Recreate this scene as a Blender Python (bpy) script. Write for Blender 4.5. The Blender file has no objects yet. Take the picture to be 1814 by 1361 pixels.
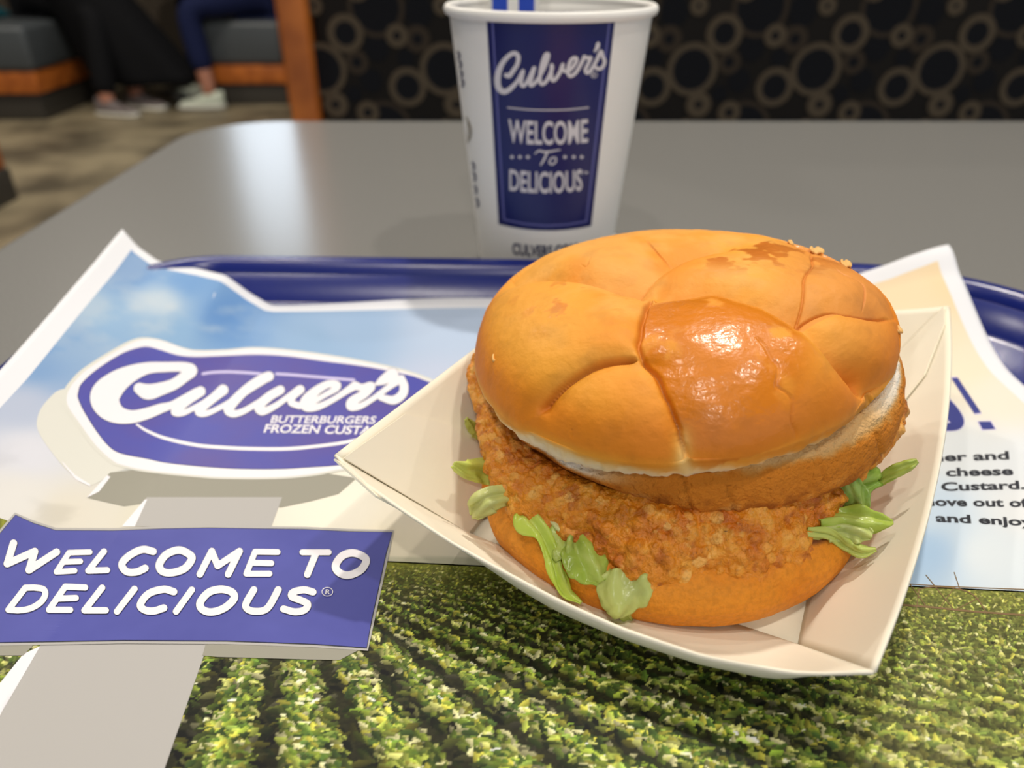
import bpy, bmesh, math, random
import numpy as np
from mathutils import Vector, Matrix

rng = np.random.default_rng(7)
random.seed(7)
scene = bpy.context.scene
COL = scene.collection

# ------------------------------------------------------------------ camera, world, exposure
FPX, CX, CY = 1363.0, 907.0, 680.5            # focal length and centre in the 1814 x 1361 frame
PITCH, CAMH = math.radians(30.5), 0.148        # the phone is held 15 cm above the table top (table top is z = 0)
CAM = np.array([0.0, 0.0, CAMH])
FWD = np.array([0.0, math.cos(PITCH), -math.sin(PITCH)])
UPV = np.array([0.0, math.sin(PITCH), math.cos(PITCH)])
cam_data = bpy.data.cameras.new('camera')
cam_data.sensor_width = 36.0
cam_data.lens = 36.0 * FPX / 1814.0
cam_data.clip_start = 0.005
cam_data.clip_end = 60
cam_data.dof.use_dof = True
cam_data.dof.focus_distance = 0.185
cam_data.dof.aperture_fstop = cam_data.lens / 2.4
cam = bpy.data.objects.new('camera', cam_data)
cam.location = (0, 0, CAMH)
cam.rotation_euler = (math.radians(90) - PITCH, 0, 0)
COL.objects.link(cam)
scene.camera = cam

world = bpy.data.worlds.new('daylight')
scene.world = world
world.use_nodes = True
wb = world.node_tree.nodes['Background']
wb.inputs['Color'].default_value = (0.80, 0.90, 1.0, 1)
wb.inputs['Strength'].default_value = .66

scene.view_settings.view_transform = 'Standard'
scene.view_settings.look = 'None'
scene.view_settings.exposure = -0.14
scene.view_settings.gamma = 1.0
scene.view_settings.use_curve_mapping = False
scene.cycles.use_denoising = True
scene.cycles.max_bounces = 8

FLOOR_Z = -0.74
CEIL_Z = 2.40

# ------------------------------------------------------------------ projection helpers (used to measure the layout)
def rays(px):
    px = np.atleast_2d(np.asarray(px, float))
    d = FWD[None] - UPV[None] * ((px[:, 1:2] - CY) / FPX)
    d = d + np.array([[1.0, 0, 0]]) * ((px[:, 0:1] - CX) / FPX)
    return d
def at_z(px, z):
    d = rays(px)
    return CAM + d * ((np.asarray(z, float).reshape(-1, 1) - CAMH) / d[:, 2:3])
def at_y(px, y):
    d = rays(px)
    return CAM + d * (np.asarray(y, float).reshape(-1, 1) / d[:, 1:2])
def to_px(P):
    v = np.asarray(P, float) - CAM
    dep = v @ FWD
    return np.stack([CX + FPX * v[..., 0] / dep, CY - FPX * (v @ UPV) / dep], -1)

def lin(c):
    c = np.asarray(c, float) / 255.0
    return np.where(c <= 0.04045, c / 12.92, ((c + 0.055) / 1.055) ** 2.4)
def smooth(e0, e1, x):
    t = np.clip((x - e0) / (e1 - e0), 0, 1)
    return t * t * (3 - 2 * t)

# ------------------------------------------------------------------ numpy noise
def _hash(i, j, k, seed):
    h = (i.astype(np.int64) * 374761393 + j.astype(np.int64) * 668265263 + k.astype(np.int64) * 2147483647 + seed * 974711) & 0xFFFFFFFF
    h = ((h ^ (h >> 13)) * 1274126177) & 0xFFFFFFFF
    h = h ^ (h >> 16)
    return (h & 0xFFFF) / 65535.0
def vnoise(P, freq, seed=0):
    Q = np.asarray(P, float) * freq
    I = np.floor(Q).astype(np.int64); Fr = Q - I
    Fr = Fr * Fr * (3 - 2 * Fr)
    out = 0
    for dx in (0, 1):
        for dy in (0, 1):
            for dz in (0, 1):
                w = (Fr[..., 0] if dx else 1 - Fr[..., 0]) * (Fr[..., 1] if dy else 1 - Fr[..., 1]) * (Fr[..., 2] if dz else 1 - Fr[..., 2])
                out = out + w * _hash(I[..., 0] + dx, I[..., 1] + dy, I[..., 2] + dz, seed)
    return out * 2 - 1
def fbm(P, freq, octs=4, seed=0):
    a, s = 1.0, 0
    for o in range(octs):
        s = s + a * vnoise(P, freq * 2 ** o, seed + o * 17)
        a *= 0.5
    return s

# ------------------------------------------------------------------ object helpers
def tag(o, label=None, cat=None, group=None, kind=None):
    if label: o['label'] = label
    if cat: o['category'] = cat
    if group: o['group'] = group
    if kind: o['kind'] = kind
    return o
def empty(name, loc=(0, 0, 0)):
    o = bpy.data.objects.new(name, None)
    o.empty_display_size = 0.02
    o.location = loc
    COL.objects.link(o)
    return o
def link(name, me, parent=None):
    o = bpy.data.objects.new(name, me)
    COL.objects.link(o)
    if parent is not None:
        o.parent = parent
        o.matrix_parent_inverse = Matrix.Translation(-Vector(parent.location)) if parent.parent is None else Matrix.Identity(4)
    return o
def mesh_obj(name, verts, faces, mat, parent=None, sm=True, col=None, extra=None):
    verts = np.asarray(verts, float).reshape(-1, 3)
    me = bpy.data.meshes.new(name)
    if isinstance(faces, np.ndarray):
        n, k = faces.shape
        me.vertices.add(len(verts)); me.vertices.foreach_set('co', verts.astype(np.float32).ravel())
        me.loops.add(n * k); me.loops.foreach_set('vertex_index', faces.astype(np.int32).ravel())
        me.polygons.add(n)
        me.polygons.foreach_set('loop_start', (np.arange(n) * k).astype(np.int32))
        me.update(calc_edges=True)
    else:
        me.from_pydata([tuple(v) for v in verts], [], [tuple(f) for f in faces]); me.update()
    if sm:
        me.polygons.foreach_set('use_smooth', np.ones(len(me.polygons), bool))
    if col is not None:
        a = me.color_attributes.new('Col', 'FLOAT_COLOR', 'POINT')
        c = np.ones((len(verts), 4), np.float32); c[:, :3] = np.asarray(col).reshape(-1, 3)
        a.data.foreach_set('color', c.ravel())
    for nm, val in (extra or {}).items():
        a = me.attributes.new(nm, 'FLOAT', 'POINT')
        a.data.foreach_set('value', np.asarray(val, np.float32).ravel())
    me.validate()
    if mat: me.materials.append(mat)
    return link(name, me, parent)
def grid_faces(nu, nv, close_u=False, flip=False):
    iu = np.arange(nu if close_u else nu - 1); iv = np.arange(nv - 1)
    A, B = np.meshgrid(iu, iv, indexing='ij')
    A2 = (A + 1) % nu
    q = np.stack([A * nv + B, A2 * nv + B, A2 * nv + B + 1, A * nv + B + 1], -1).reshape(-1, 4)
    return q[:, ::-1].copy() if flip else q
def grid_obj(name, V, mat, parent=None, close_u=False, flip=False, col=None, extra=None, sm=True):
    nu, nv = V.shape[:2]
    return mesh_obj(name, V.reshape(-1, 3), grid_faces(nu, nv, close_u, flip), mat, parent, sm, col, extra)
def lathe(name, prof, mat, parent=None, c=(0, 0, 0), n=64, flip=False):
    a = np.linspace(0, 2 * np.pi, n, endpoint=False)
    p = np.asarray(prof, float)
    V = np.stack([c[0] + np.cos(a)[:, None] * p[None, :, 0], c[1] + np.sin(a)[:, None] * p[None, :, 0], c[2] + np.ones(n)[:, None] * p[None, :, 1]], -1)
    return grid_obj(name, V, mat, parent, close_u=True, flip=flip)
def box_bm(bm, x0, x1, y0, y1, z0, z1):
    vs = [bm.verts.new(p) for p in ((x0, y0, z0), (x1, y0, z0), (x1, y1, z0), (x0, y1, z0), (x0, y0, z1), (x1, y0, z1), (x1, y1, z1), (x0, y1, z1))]
    for f in ((3, 2, 1, 0), (4, 5, 6, 7), (0, 1, 5, 4), (1, 2, 6, 5), (2, 3, 7, 6), (3, 0, 4, 7)):
        bm.faces.new([vs[i] for i in f])
def box(name, x0, x1, y0, y1, z0, z1, mat, parent=None, bevel=0.0, seg=3):
    bm = bmesh.new(); box_bm(bm, x0, x1, y0, y1, z0, z1)
    if bevel:
        bmesh.ops.bevel(bm, geom=bm.edges[:], offset=bevel, segments=seg, affect='EDGES', profile=0.5)
    me = bpy.data.meshes.new(name); bm.to_mesh(me); bm.free()
    if bevel:
        me.polygons.foreach_set('use_smooth', np.ones(len(me.polygons), bool))
    me.materials.append(mat)
    return link(name, me, parent)
def solidify(o, t, offset=-1):
    m = o.modifiers.new('Solidify', 'SOLIDIFY'); m.thickness = t; m.offset = offset
    return o

# ------------------------------------------------------------------ materials
def mat(name, color=(200, 200, 200), rough=0.5, spec=0.5, metal=0.0, attr=False, bump=None, noise=None, coat=0.0, sss=0.0, sss_r=(1, .4, .2), rough_attr=None, transl=0.0, emit=None, gloss_noise=None, coat_rough=0.1):
    m = bpy.data.materials.new(name); m.use_nodes = True
    nt = m.node_tree; nd = nt.nodes; lk = nt.links
    b = nd['Principled BSDF']
    b.inputs['Roughness'].default_value = rough
    b.inputs['Specular IOR Level'].default_value = spec
    b.inputs['Metallic'].default_value = metal
    b.inputs['Coat Weight'].default_value = coat
    b.inputs['Coat Roughness'].default_value = coat_rough
    c = tuple(lin(color)) + (1,)
    b.inputs['Base Color'].default_value = c
    tc = nd.new('ShaderNodeTexCoord')
    src = None
    if attr:
        at = nd.new('ShaderNodeAttribute'); at.attribute_name = 'Col'
        src = at.outputs['Color']
    if noise:                                    # (scale, second colour, contrast lo, hi, detail)
        sc_, c2, lo, hi, det = noise
        n = nd.new('ShaderNodeTexNoise'); n.inputs['Scale'].default_value = sc_; n.inputs['Detail'].default_value = det
        lk.new(tc.outputs['Object'], n.inputs['Vector'])
        r = nd.new('ShaderNodeMapRange'); r.inputs[1].default_value = lo; r.inputs[2].default_value = hi
        lk.new(n.outputs['Fac'], r.inputs[0])
        mx = nd.new('ShaderNodeMix'); mx.data_type = 'RGBA'
        lk.new(r.outputs[0], mx.inputs[0])
        if src is not None: lk.new(src, mx.inputs[6])
        else: mx.inputs[6].default_value = c
        if isinstance(c2, (int, float)):         # multiply instead of replace
            mx.blend_type = 'MULTIPLY'; mx.inputs[7].default_value = (c2, c2, c2, 1)
        else:
            mx.inputs[7].default_value = tuple(lin(c2)) + (1,)
        src = mx.outputs[2]
    if src is not None: lk.new(src, b.inputs['Base Color'])
    if rough_attr:                               # attribute name, rough at 0, rough at 1
        at2 = nd.new('ShaderNodeAttribute'); at2.attribute_name = rough_attr[0]
        r2 = nd.new('ShaderNodeMapRange'); r2.inputs[3].default_value = rough_attr[1]; r2.inputs[4].default_value = rough_attr[2]
        lk.new(at2.outputs['Fac'], r2.inputs[0]); lk.new(r2.outputs[0], b.inputs['Roughness'])
        if len(rough_attr) > 3:
            r3 = nd.new('ShaderNodeMapRange'); r3.inputs[3].default_value = 0.0; r3.inputs[4].default_value = rough_attr[3]
            lk.new(at2.outputs['Fac'], r3.inputs[0]); lk.new(r3.outputs[0], b.inputs['Coat Weight'])
    if bump:                                     # list of (scale, strength, distance, detail)
        last = None
        for sc_, st, dist, det in bump:
            n = nd.new('ShaderNodeTexNoise'); n.inputs['Scale'].default_value = sc_; n.inputs['Detail'].default_value = det
            lk.new(tc.outputs['Object'], n.inputs['Vector'])
            bp = nd.new('ShaderNodeBump'); bp.inputs['Strength'].default_value = st; bp.inputs['Distance'].default_value = dist
            lk.new(n.outputs['Fac'], bp.inputs['Height'])
            if last is not None: lk.new(last, bp.inputs['Normal'])
            last = bp.outputs['Normal']
        lk.new(last, b.inputs['Normal'])
        if coat or (rough_attr and len(rough_attr) > 3): lk.new(last, b.inputs['Coat Normal'])
    if sss:
        b.inputs['Subsurface Weight'].default_value = sss
        b.inputs['Subsurface Radius'].default_value = sss_r
        b.inputs['Subsurface Scale'].default_value = 0.002
    if transl:
        t = nd.new('ShaderNodeBsdfTranslucent')
        if src is not None: lk.new(src, t.inputs['Color'])
        else: t.inputs['Color'].default_value = c
        ms = nd.new('ShaderNodeMixShader'); ms.inputs[0].default_value = transl
        lk.new(b.outputs[0], ms.inputs[1]); lk.new(t.outputs[0], ms.inputs[2])
        lk.new(ms.outputs[0], nd['Material Output'].inputs['Surface'])
    if emit:
        b.inputs['Emission Color'].default_value = tuple(lin(emit[0])) + (1,)
        b.inputs['Emission Strength'].default_value = emit[1]
    return m

M = {}
M['floor'] = mat('floor_stone', (150, 137, 110), .45, .4, noise=(3.2, (84, 76, 60), .38, .62, 6), bump=[(30, .15, .004, 3)])
M['wall'] = mat('painted_wall', (88, 78, 66), .8, .3, noise=(8, .9, .3, .7, 3))
M['ceil'] = mat('ceiling_tile', (190, 186, 178), .9, .2, noise=(60, .9, .4, .6, 2))
M['lamin'] = mat('grey_laminate', (128, 127, 124), .22, .5, noise=(900, .9, .4, .6, 2), bump=[(700, .04, .0004, 2)])
M['lamin_edge'] = mat('laminate_edge', (120, 118, 112), .4, .5)
M['black_metal'] = mat('black_metal', (22, 22, 23), .45, .5)
M['wood'] = mat('orange_wood', (192, 108, 42), .45, .4, noise=(14, (140, 70, 24), .35, .7, 5))
M['vinyl'] = mat('grey_vinyl', (70, 74, 76), .42, .5, bump=[(220, .15, .002, 2)])
M['plinth'] = mat('grey_plinth', (62, 58, 52), .6, .3)
M['fabric'] = mat('dark_fabric', (27, 24, 22), .85, .2, bump=[(900, .3, .001, 2)])
M['fabric_ring'] = mat('ring_print', (84, 73, 59), .85, .2, bump=[(900, .3, .001, 2)])
M['fabric_ring2'] = mat('ring_print_dim', (57, 48, 39), .85, .2, bump=[(900, .3, .001, 2)])
M['fabric_disc'] = mat('disc_print', (17, 18, 23), .85, .2, bump=[(900, .3, .001, 2)])
M['tray'] = mat('blue_plastic', (12, 30, 112), .26, .5, bump=[(500, .06, .0004, 2)])
M['paper'] = mat('white_paper', (226, 227, 232), .6, .3, bump=[(900, .05, .0002, 2)])
M['print'] = mat('colour_print', rough=.6, spec=.2, attr=True, bump=[(900, .04, .0002, 2)])
M['ink_blue'] = mat('blue_ink', (62, 66, 150), .5, .35, noise=(55, (70, 74, 158), .35, .65, 3))
M['ink_violet'] = mat('violet_ink', (84, 72, 150), .5, .35, noise=(40, (70, 72, 162), .35, .65, 2))
M['ink_navy'] = mat('navy_ink', (52, 58, 130), .5, .35)
M['ink_dark'] = mat('dark_ink', (44, 46, 78), .5, .35)
M['ink_black'] = mat('black_ink', (38, 40, 48), .5, .35)
M['ink_white'] = mat('paper_white_ink', (230, 227, 232), .55, .35)
M['ink_lav'] = mat('lavender_ink', (196, 188, 226), .55, .35)
M['ink_cream'] = mat('cream_ink', (212, 211, 202), .55, .35)
M['ink_grey'] = mat('grey_ink', (146, 143, 130), .55, .35)
M['ink_palegrey'] = mat('pale_grey_ink', (172, 169, 166), .55, .35)
M['ink_brown'] = mat('brown_ink', (124, 98, 62), .55, .35)
M['board'] = mat('white_paperboard', (238, 231, 212), .6, .3, bump=[(500, .06, .0003, 3)])
M['cup'] = mat('cup_board', (242, 239, 233), .42, .45)
M['cup_blue'] = mat('cup_blue_ink', (11, 19, 88), .35, .5)
M['cup_ink'] = mat('cup_lettering', (214, 210, 214), .5, .4)
M['cup_lav'] = mat('cup_border_line', (96, 98, 160), .5, .4)
M['cup_navy'] = mat('cup_navy_ink', (36, 42, 84), .5, .4)
M['cup_tan'] = mat('cup_tan_ink', (150, 140, 120), .5, .4)
M['straw_blue'] = mat('blue_stripe', (28, 70, 190), .5, .4)
M['crust'] = mat('bun_crust', rough=.5, spec=.4, attr=True, rough_attr=('gloss', .62, .34, .36), bump=[(1500, .16, .0004, 2), (420, .10, .0006, 3)], noise=(160, .88, .5, .72, 4), sss=.0, coat_rough=.13)
M['crumb'] = mat('bun_crumb', rough=.8, spec=.2, attr=True, bump=[(1100, .8, .0012, 4), (350, .5, .0015, 3)])
M['heel'] = mat('heel_crust', rough=.6, spec=.3, attr=True, bump=[(1500, .6, .0006, 4), (300, .35, .0012, 3)], noise=(700, .82, .42, .68, 4))
M['breading'] = mat('fried_breading', rough=.42, spec=.45, attr=True, bump=[(900, .7, .0009, 4), (2400, .5, .0004, 2)], noise=(900, .72, .52, .72, 3))
M['lettuce'] = mat('lettuce', rough=.26, spec=.55, attr=True, bump=[(500, .35, .0006, 3)], transl=.32)
M['black_cloth'] = mat('black_cloth', (10, 10, 13), .85, .2)
M['teal_cloth'] = mat('teal_cloth', (10, 66, 74), .85, .2)
M['denim'] = mat('denim', (22, 30, 66), .85, .2, noise=(120, .8, .4, .6, 3))
M['skin'] = mat('skin', (176, 120, 96), .55, .4)
M['hair'] = mat('dark_hair', (34, 24, 18), .6, .3)
M['sneaker'] = mat('pale_sneaker', (190, 196, 178), .6, .3)
M['sneaker_grey'] = mat('grey_sneaker', (108, 98, 96), .6, .3)
M['sole'] = mat('white_sole', (215, 212, 200), .6, .3)
M['lamp'] = mat('lamp_diffuser', (255, 244, 226), .5, .3, emit=((255, 240, 218), 9.0))
M['lamp_trim'] = mat('lamp_trim', (220, 218, 212), .4, .4)
M['steel'] = mat('window_frame', (70, 70, 72), .4, .5)

# ------------------------------------------------------------------ room shell
def struct(o):
    o['kind'] = 'structure'
    return o
struct(box('floor', -5.0, 4.5, -3.5, 7.2, FLOOR_Z - .05, FLOOR_Z, M['floor']))
struct(box('ceiling', -5.0, 4.5, -3.5, 7.2, CEIL_Z, CEIL_Z + .05, M['ceil']))
struct(box('wall_left', -5.1, -5.0, -3.5, 7.2, FLOOR_Z, CEIL_Z, M['wall']))
# far wall with a tall bright window; its glare lies on the table
bm = bmesh.new()
WX0, WX1, WZ0, WZ1, WY = -2.16, -1.35, .75, 2.34, 6.0
box_bm(bm, -5.0, WX0, WY, WY + .1, FLOOR_Z, CEIL_Z)
box_bm(bm, WX1, 4.5, WY, WY + .1, FLOOR_Z, CEIL_Z)
box_bm(bm, WX0, WX1, WY, WY + .1, FLOOR_Z, WZ0)
box_bm(bm, WX0, WX1, WY, WY + .1, WZ1, CEIL_Z)
me = bpy.data.meshes.new('wall_back'); bm.to_mesh(me); bm.free(); me.materials.append(M['wall'])
struct(link('wall_back', me))
win = struct(empty('window_1', ((WX0 + WX1) / 2, WY, WZ0)))
bm = bmesh.new()
box_bm(bm, WX0, WX0 + .04, WY - .01, WY + .06, WZ0, WZ1); box_bm(bm, WX1 - .04, WX1, WY - .01, WY + .06, WZ0, WZ1)
box_bm(bm, WX0 + .04, WX1 - .04, WY - .01, WY + .06, WZ0, WZ0 + .04); box_bm(bm, WX0 + .04, WX1 - .04, WY - .01, WY + .06, WZ1 - .04, WZ1)
me = bpy.data.meshes.new('window_frame'); bm.to_mesh(me); bm.free(); me.materials.append(M['steel'])
link('window_frame', me, win)
M['glow'] = mat('daylit_blind', (235, 245, 255), .6, .3, emit=((226, 240, 255), 3.6))
box('window_blind', WX0 + .04, WX1 - .04, WY + .03, WY + .05, WZ0 + .04, WZ1 - .04, M['glow'], win)

# ------------------------------------------------------------------ ceiling lights
LAMPS = [(0.42, 1.16, 41, 'above the far edge of the table'), (-0.85, 0.35, 9.5, 'above the left end of the table'),
         (0.85, -0.30, 16, 'behind the camera to the right'), (-0.40, -0.85, 13, 'behind the camera to the left'), (0.1, -2.5, 30, 'added farthest behind the camera to brighten the cup and sandwich'), (1.6, 1.3, 10, 'over the right of the patterned booth'),  # the lamp farthest behind is an added fill for cup and sandwich fronts
         (-1.9, 3.4, 38, 'added above the aisle in front of the far booths to brighten them'), (-3.4, 3.0, 30, 'added above the far left booth seat to brighten it'), (-1.0, 2.2, 22, 'added above the aisle beside the patterned booth to brighten the floor')]  # these three lamps are added to lift the dark background
for i, (lx, ly, pw, where) in enumerate(LAMPS):
    t = empty('ceiling_light', (lx, ly, CEIL_Z))
    tag(t, 'round recessed ceiling light ' + where, 'ceiling light', 'recessed ceiling lights')
    lathe('trim_ring', [(.055, 0), (.075, 0), (.078, -.004), (.072, -.008), (.056, -.006), (.055, 0)], M['lamp_trim'], t, (lx, ly, CEIL_Z), 40)
    lathe('diffuser', [(.0001, -.002), (.055, -.002)], M['lamp'], t, (lx, ly, CEIL_Z), 40)
    ld = bpy.data.lights.new('downlight', 'AREA'); ld.shape = 'DISK'; ld.size = .11; ld.energy = pw
    ld.color = (1.0, .93, .83)
    lo = bpy.data.objects.new('downlight', ld); COL.objects.link(lo)
    lo.location = (lx, ly, CEIL_Z - .012); lo.parent = t; lo.matrix_parent_inverse = Matrix.Translation((-lx, -ly, -CEIL_Z))

# ------------------------------------------------------------------ dining table
def rrect(x0, x1, y0, y1, rad, n=14):
    """rounded rectangle, counter-clockwise, rad = (front-left, front-right, back-right, back-left)"""
    pts = []
    for (cx_, cy_, r, a0) in ((x0 + rad[0], y0 + rad[0], rad[0], 180), (x1 - rad[1], y0 + rad[1], rad[1], 270), (x1 - rad[2], y1 - rad[2], rad[2], 0), (x0 + rad[3], y1 - rad[3], rad[3], 90)):
        for k in range(n):
            a = math.radians(a0 + 90.0 * k / (n - 1))
            pts.append((cx_ + r * math.cos(a), cy_ + r * math.sin(a)))
    return np.array(pts)
def make_table(x0, x1, y0, y1, ztop, rad, label):
    t = empty('dining_table', ((x0 + x1) / 2, (y0 + y1) / 2, FLOOR_Z)); tag(t, label, 'table')
    def ring(ins, z):
        p = rrect(x0 + ins, x1 - ins, y0 + ins, y1 - ins, (rad - ins,) * 4)
        return np.concatenate([p, np.full((len(p), 1), z)], 1)
    n = len(ring(0, 0))
    rings = [ring(.004, ztop), ring(.0012, ztop - .0006), ring(0, ztop - .003)]
    V = np.stack(rings, 1)
    f = [tuple(q) for q in grid_faces(n, 3, True)] + [tuple(i * 3 for i in range(n))]
    o = mesh_obj('table_top', V.reshape(-1, 3), [tuple(int(i) for i in q) for q in f], M['lamin'], t, sm=False)
    rings = [ring(0, ztop - .003), ring(-.0006, ztop - .006), ring(-.0006, ztop - .030), ring(.004, ztop - .034)]
    V = np.stack(rings, 1)
    f = [tuple(int(i) for i in q) for q in grid_faces(n, 4, True)] + [tuple(i * 4 + 3 for i in range(n))[::-1]]
    mesh_obj('edge_band', V.reshape(-1, 3), f, M['lamin_edge'], t, sm=False)
    cx_, cy_ = (x0 + x1) / 2, (y0 + y1) / 2
    lathe('pedestal', [(.0001, ztop - .034), (.11, ztop - .034), (.11, ztop - .05), (.04, ztop - .07), (.04, FLOOR_Z + .05), (.05, FLOOR_Z + .02)], M['black_metal'], t, (cx_, cy_, 0), 32)
    lathe('base_plate', [(.05, FLOOR_Z + .03), (.24, FLOOR_Z + .014), (.255, FLOOR_Z + .006), (.255, FLOOR_Z + .0005), (.0001, FLOOR_Z + .0005)], M['black_metal'], t, (cx_, cy_, 0), 40)
    return t
make_table(-.2786, .95, -.06, .7225, 0.0, .075, 'grey laminate table with rounded corners under the blue tray and cup')
make_table(-2.42, -1.62, 4.75, 5.75, 0.0, .09, 'far grey table between the two seated people')

# ------------------------------------------------------------------ booths
def booth(name, label, x0, x1, yf, yb, parts):
    t = empty(name, ((x0 + x1) / 2, (yf + yb) / 2, FLOOR_Z)); tag(t, label, 'booth', 'booth benches')
    return t
# patterned booth facing us across the table
BY = 1.15
b = booth('booth_bench', 'booth with dark back patterned in tan rings, orange end post, behind the table', -.34, 1.6, .72, BY, None)
box('back_panel', -.272, 1.6, BY, BY + .07, FLOOR_Z + .10, .50, M['fabric'], b, .012)
box('seat_cushion', -.265, 1.6, .80, BY - .002, -.37, -.27, M['vinyl'], b, .025, 4)
box('seat_rail', -.265, 1.6, .83, BY - .002, -.47, -.372, M['wood'], b, .004)
box('plinth', -.27, 1.6, .86, BY - .002, FLOOR_Z, -.472, M['plinth'], b, .003)
box('end_post', -.309, -.273, BY - .03, BY + .08, FLOOR_Z, .54, M['wood'], b, .003)
# ring print on the back panel; one repeat measured, tiled sideways
tile = [(1226, 123, 44, 34, 0), (1155, 154, 33, 22, 0), (1347.5, 12, 48, 40, 1), (1283, 59, 31, 19, 0), (1373, 63, 19, 7, 0), (1408, 69, 22, 9, 1), (1291.5, 110, 20, 9, 1),
        (1237, 185, 22, 7, 0), (1291, 199, 20, 8, 0), (1238, 10, 15, 4, 0), (1332, 85, 22, 22, 2), (1309, 143, 20, 20, 2), (1195, 20, 24, 24, 2), (1160, 102, 15, 15, 2), (1274, 166, 14, 14, 2)]
sc_m = 1.089 / FPX
ring_me = {}
def ring_part(kind, X, Z, ro, ri, off):
    key = (kind, round(ro, 5), round(ri, 5))
    if key not in ring_me:
        n_ = 40; q = np.linspace(0, 2 * np.pi, n_, endpoint=False)
        vs = [(r * math.cos(t), 0, r * math.sin(t)) for r in (ro, ri) for t in q]
        fs = [(k, k + n_, (k + 1) % n_ + n_, (k + 1) % n_) for k in range(n_)] if ri < ro else []
        fi = len(fs); fs.append(tuple(range(2 * n_ - 1, n_ - 1, -1)))
        me_ = bpy.data.meshes.new('printed_ring'); me_.from_pydata(vs, [], fs); me_.update()
        me_.materials.append(M['fabric_ring' if kind == 0 else 'fabric_ring2']); me_.materials.append(M['fabric_disc'])
        me_.polygons[fi].material_index = 1
        ring_me[key] = me_
    o = link('printed_ring' if kind < 2 else 'printed_dot', ring_me[key], b)
    o.location = (X, BY - off, Z)
per = 216 * sc_m
for rep in range(-4, 5):
    for row in range(-1, 2):
        for k, (px_, py_, ro, ri, kind) in enumerate(tile):
            p = at_y([(px_, py_)], BY)[0]
            X = p[0] + rep * per; Z = p[2] + row * per * .92
            R = ro * sc_m; Ri = ri * sc_m
            if X - R < -.304 or X > .95 or Z + R > .20 or Z - R < -.20: continue
            ring_part(kind, X, Z, R, Ri, .0006 + .00003 * k + (.0004 if kind == 1 else .0010 if kind == 0 else 0))

b2 = booth('booth_bench', 'grey vinyl booth bench with orange rail at far left, below the teal coat', -3.7, -2.50, 4.3, 5.05, None)
box('seat_cushion', -3.7, -2.50, 4.30, 5.05, -.49, -.27, M['vinyl'], b2, .03, 4)
box('seat_rail', -3.7, -2.51, 4.31, 5.04, -.60, -.492, M['wood'], b2, .004)
box('plinth', -3.7, -2.53, 4.33, 5.02, FLOOR_Z, -.602, M['plinth'], b2, .003)
box('back_panel', -3.7, -3.55, 4.30, 5.05, -.27, .30, M['vinyl'], b2, .03)
b3 = booth('booth_bench', 'grey vinyl booth bench with orange rail behind the jeans leg', -1.95, -1.26, 4.75, 5.6, None)
box('seat_cushion', -1.78, -1.31, 4.76, 5.6, -.52, -.29, M['vinyl'], b3, .03, 4)
box('seat_rail', -1.78, -1.31, 4.75, 5.6, -.62, -.522, M['wood'], b3, .004)
box('plinth', -1.76, -1.31, 4.77, 5.6, FLOOR_Z, -.622, M['plinth'], b3, .003)
box('end_post', -1.305, -1.21, 4.72, 4.84, FLOOR_Z, .40, M['wood'], b3, .004)
box('back_panel', -1.305, -1.21, 4.842, 5.6, -.50, .38, M['vinyl'], b3, .02)
b4 = booth('booth_bench', 'booth end with orange rail and dark plinth cut by the left picture edge', -2.7, -1.90, 1.9, 2.92, None)
box('seat_cushion', -2.7, -1.93, 1.9, 2.90, -.39, -.27, M['vinyl'], b4, .03, 4)
box('seat_rail', -2.7, -1.908, 1.9, 2.915, -.62, -.392, M['wood'], b4, .006)
box('plinth', -2.7, -1.90, 1.9, 2.92, FLOOR_Z, -.622, M['plinth'], b4, .003)

# ------------------------------------------------------------------ seated people far behind
def skin_mesh(name, verts, edges, radii, mat_, parent, sub=2):
    me = bpy.data.meshes.new(name); me.from_pydata(verts, edges, []); me.update()
    o = link(name, me, parent)
    md = o.modifiers.new('Skin', 'SKIN')
    sv = me.skin_vertices[0].data
    for i, r in enumerate(radii):
        sv[i].radius = (r, r) if not isinstance(r, tuple) else r
        sv[i].use_root = (i == 0)
    ss = o.modifiers.new('Subdivision', 'SUBSURF'); ss.levels = sub; ss.render_levels = sub
    me.materials.append(mat_)
    for p in me.polygons: p.use_smooth = True
    md.use_smooth_shade = True
    return o
def shoe(parent, toe, heel, mat_):
    toe, heel = np.array(toe), np.array(heel)
    d = toe - heel; L = np.linalg.norm(d); d = d / L; s = np.array([-d[1], d[0], 0])
    nu, nv = 18, 16
    V = np.zeros((nu, nv, 3)); W = np.zeros((nu, 6, 3))
    for i in range(nu):
        u = i / (nu - 1)
        w = .036 + .012 * math.sin(min(1, u * 1.2) * math.pi * .8); w *= math.sqrt(max(.02, 1 - max(0, (u - .85) / .15) ** 2)) * math.sqrt(max(.05, 1 - max(0, (.12 - u) / .12) ** 2))
        h = .095 * (1 - smooth(.25, .75, u)) + .05 * smooth(.25, .75, u); h *= math.sqrt(max(.15, 1 - max(0, (u - .8) / .2) ** 2))
        for j in range(nv):
            a = math.pi * j / (nv - 1)
            V[i, j] = heel + d * L * u + s * w * math.cos(a) * (1 if math.sin(a) < .5 else .92) + np.array([0, 0, .022 + (h - .022) * math.sin(a) ** .7])
        for j, (kw, z) in enumerate(((.0, .002), (1.06, .002), (1.08, .024), (-1.08, .024), (-1.06, .002), (0, .002))):
            W[i, j] = heel + d * L * (u * 1.03 - .01) + s * w * kw + np.array([0, 0, z])
    sh = grid_obj('sneaker', V, mat_, parent)
    grid_obj('sole', W, M['sole'], sh)
    return sh
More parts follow.
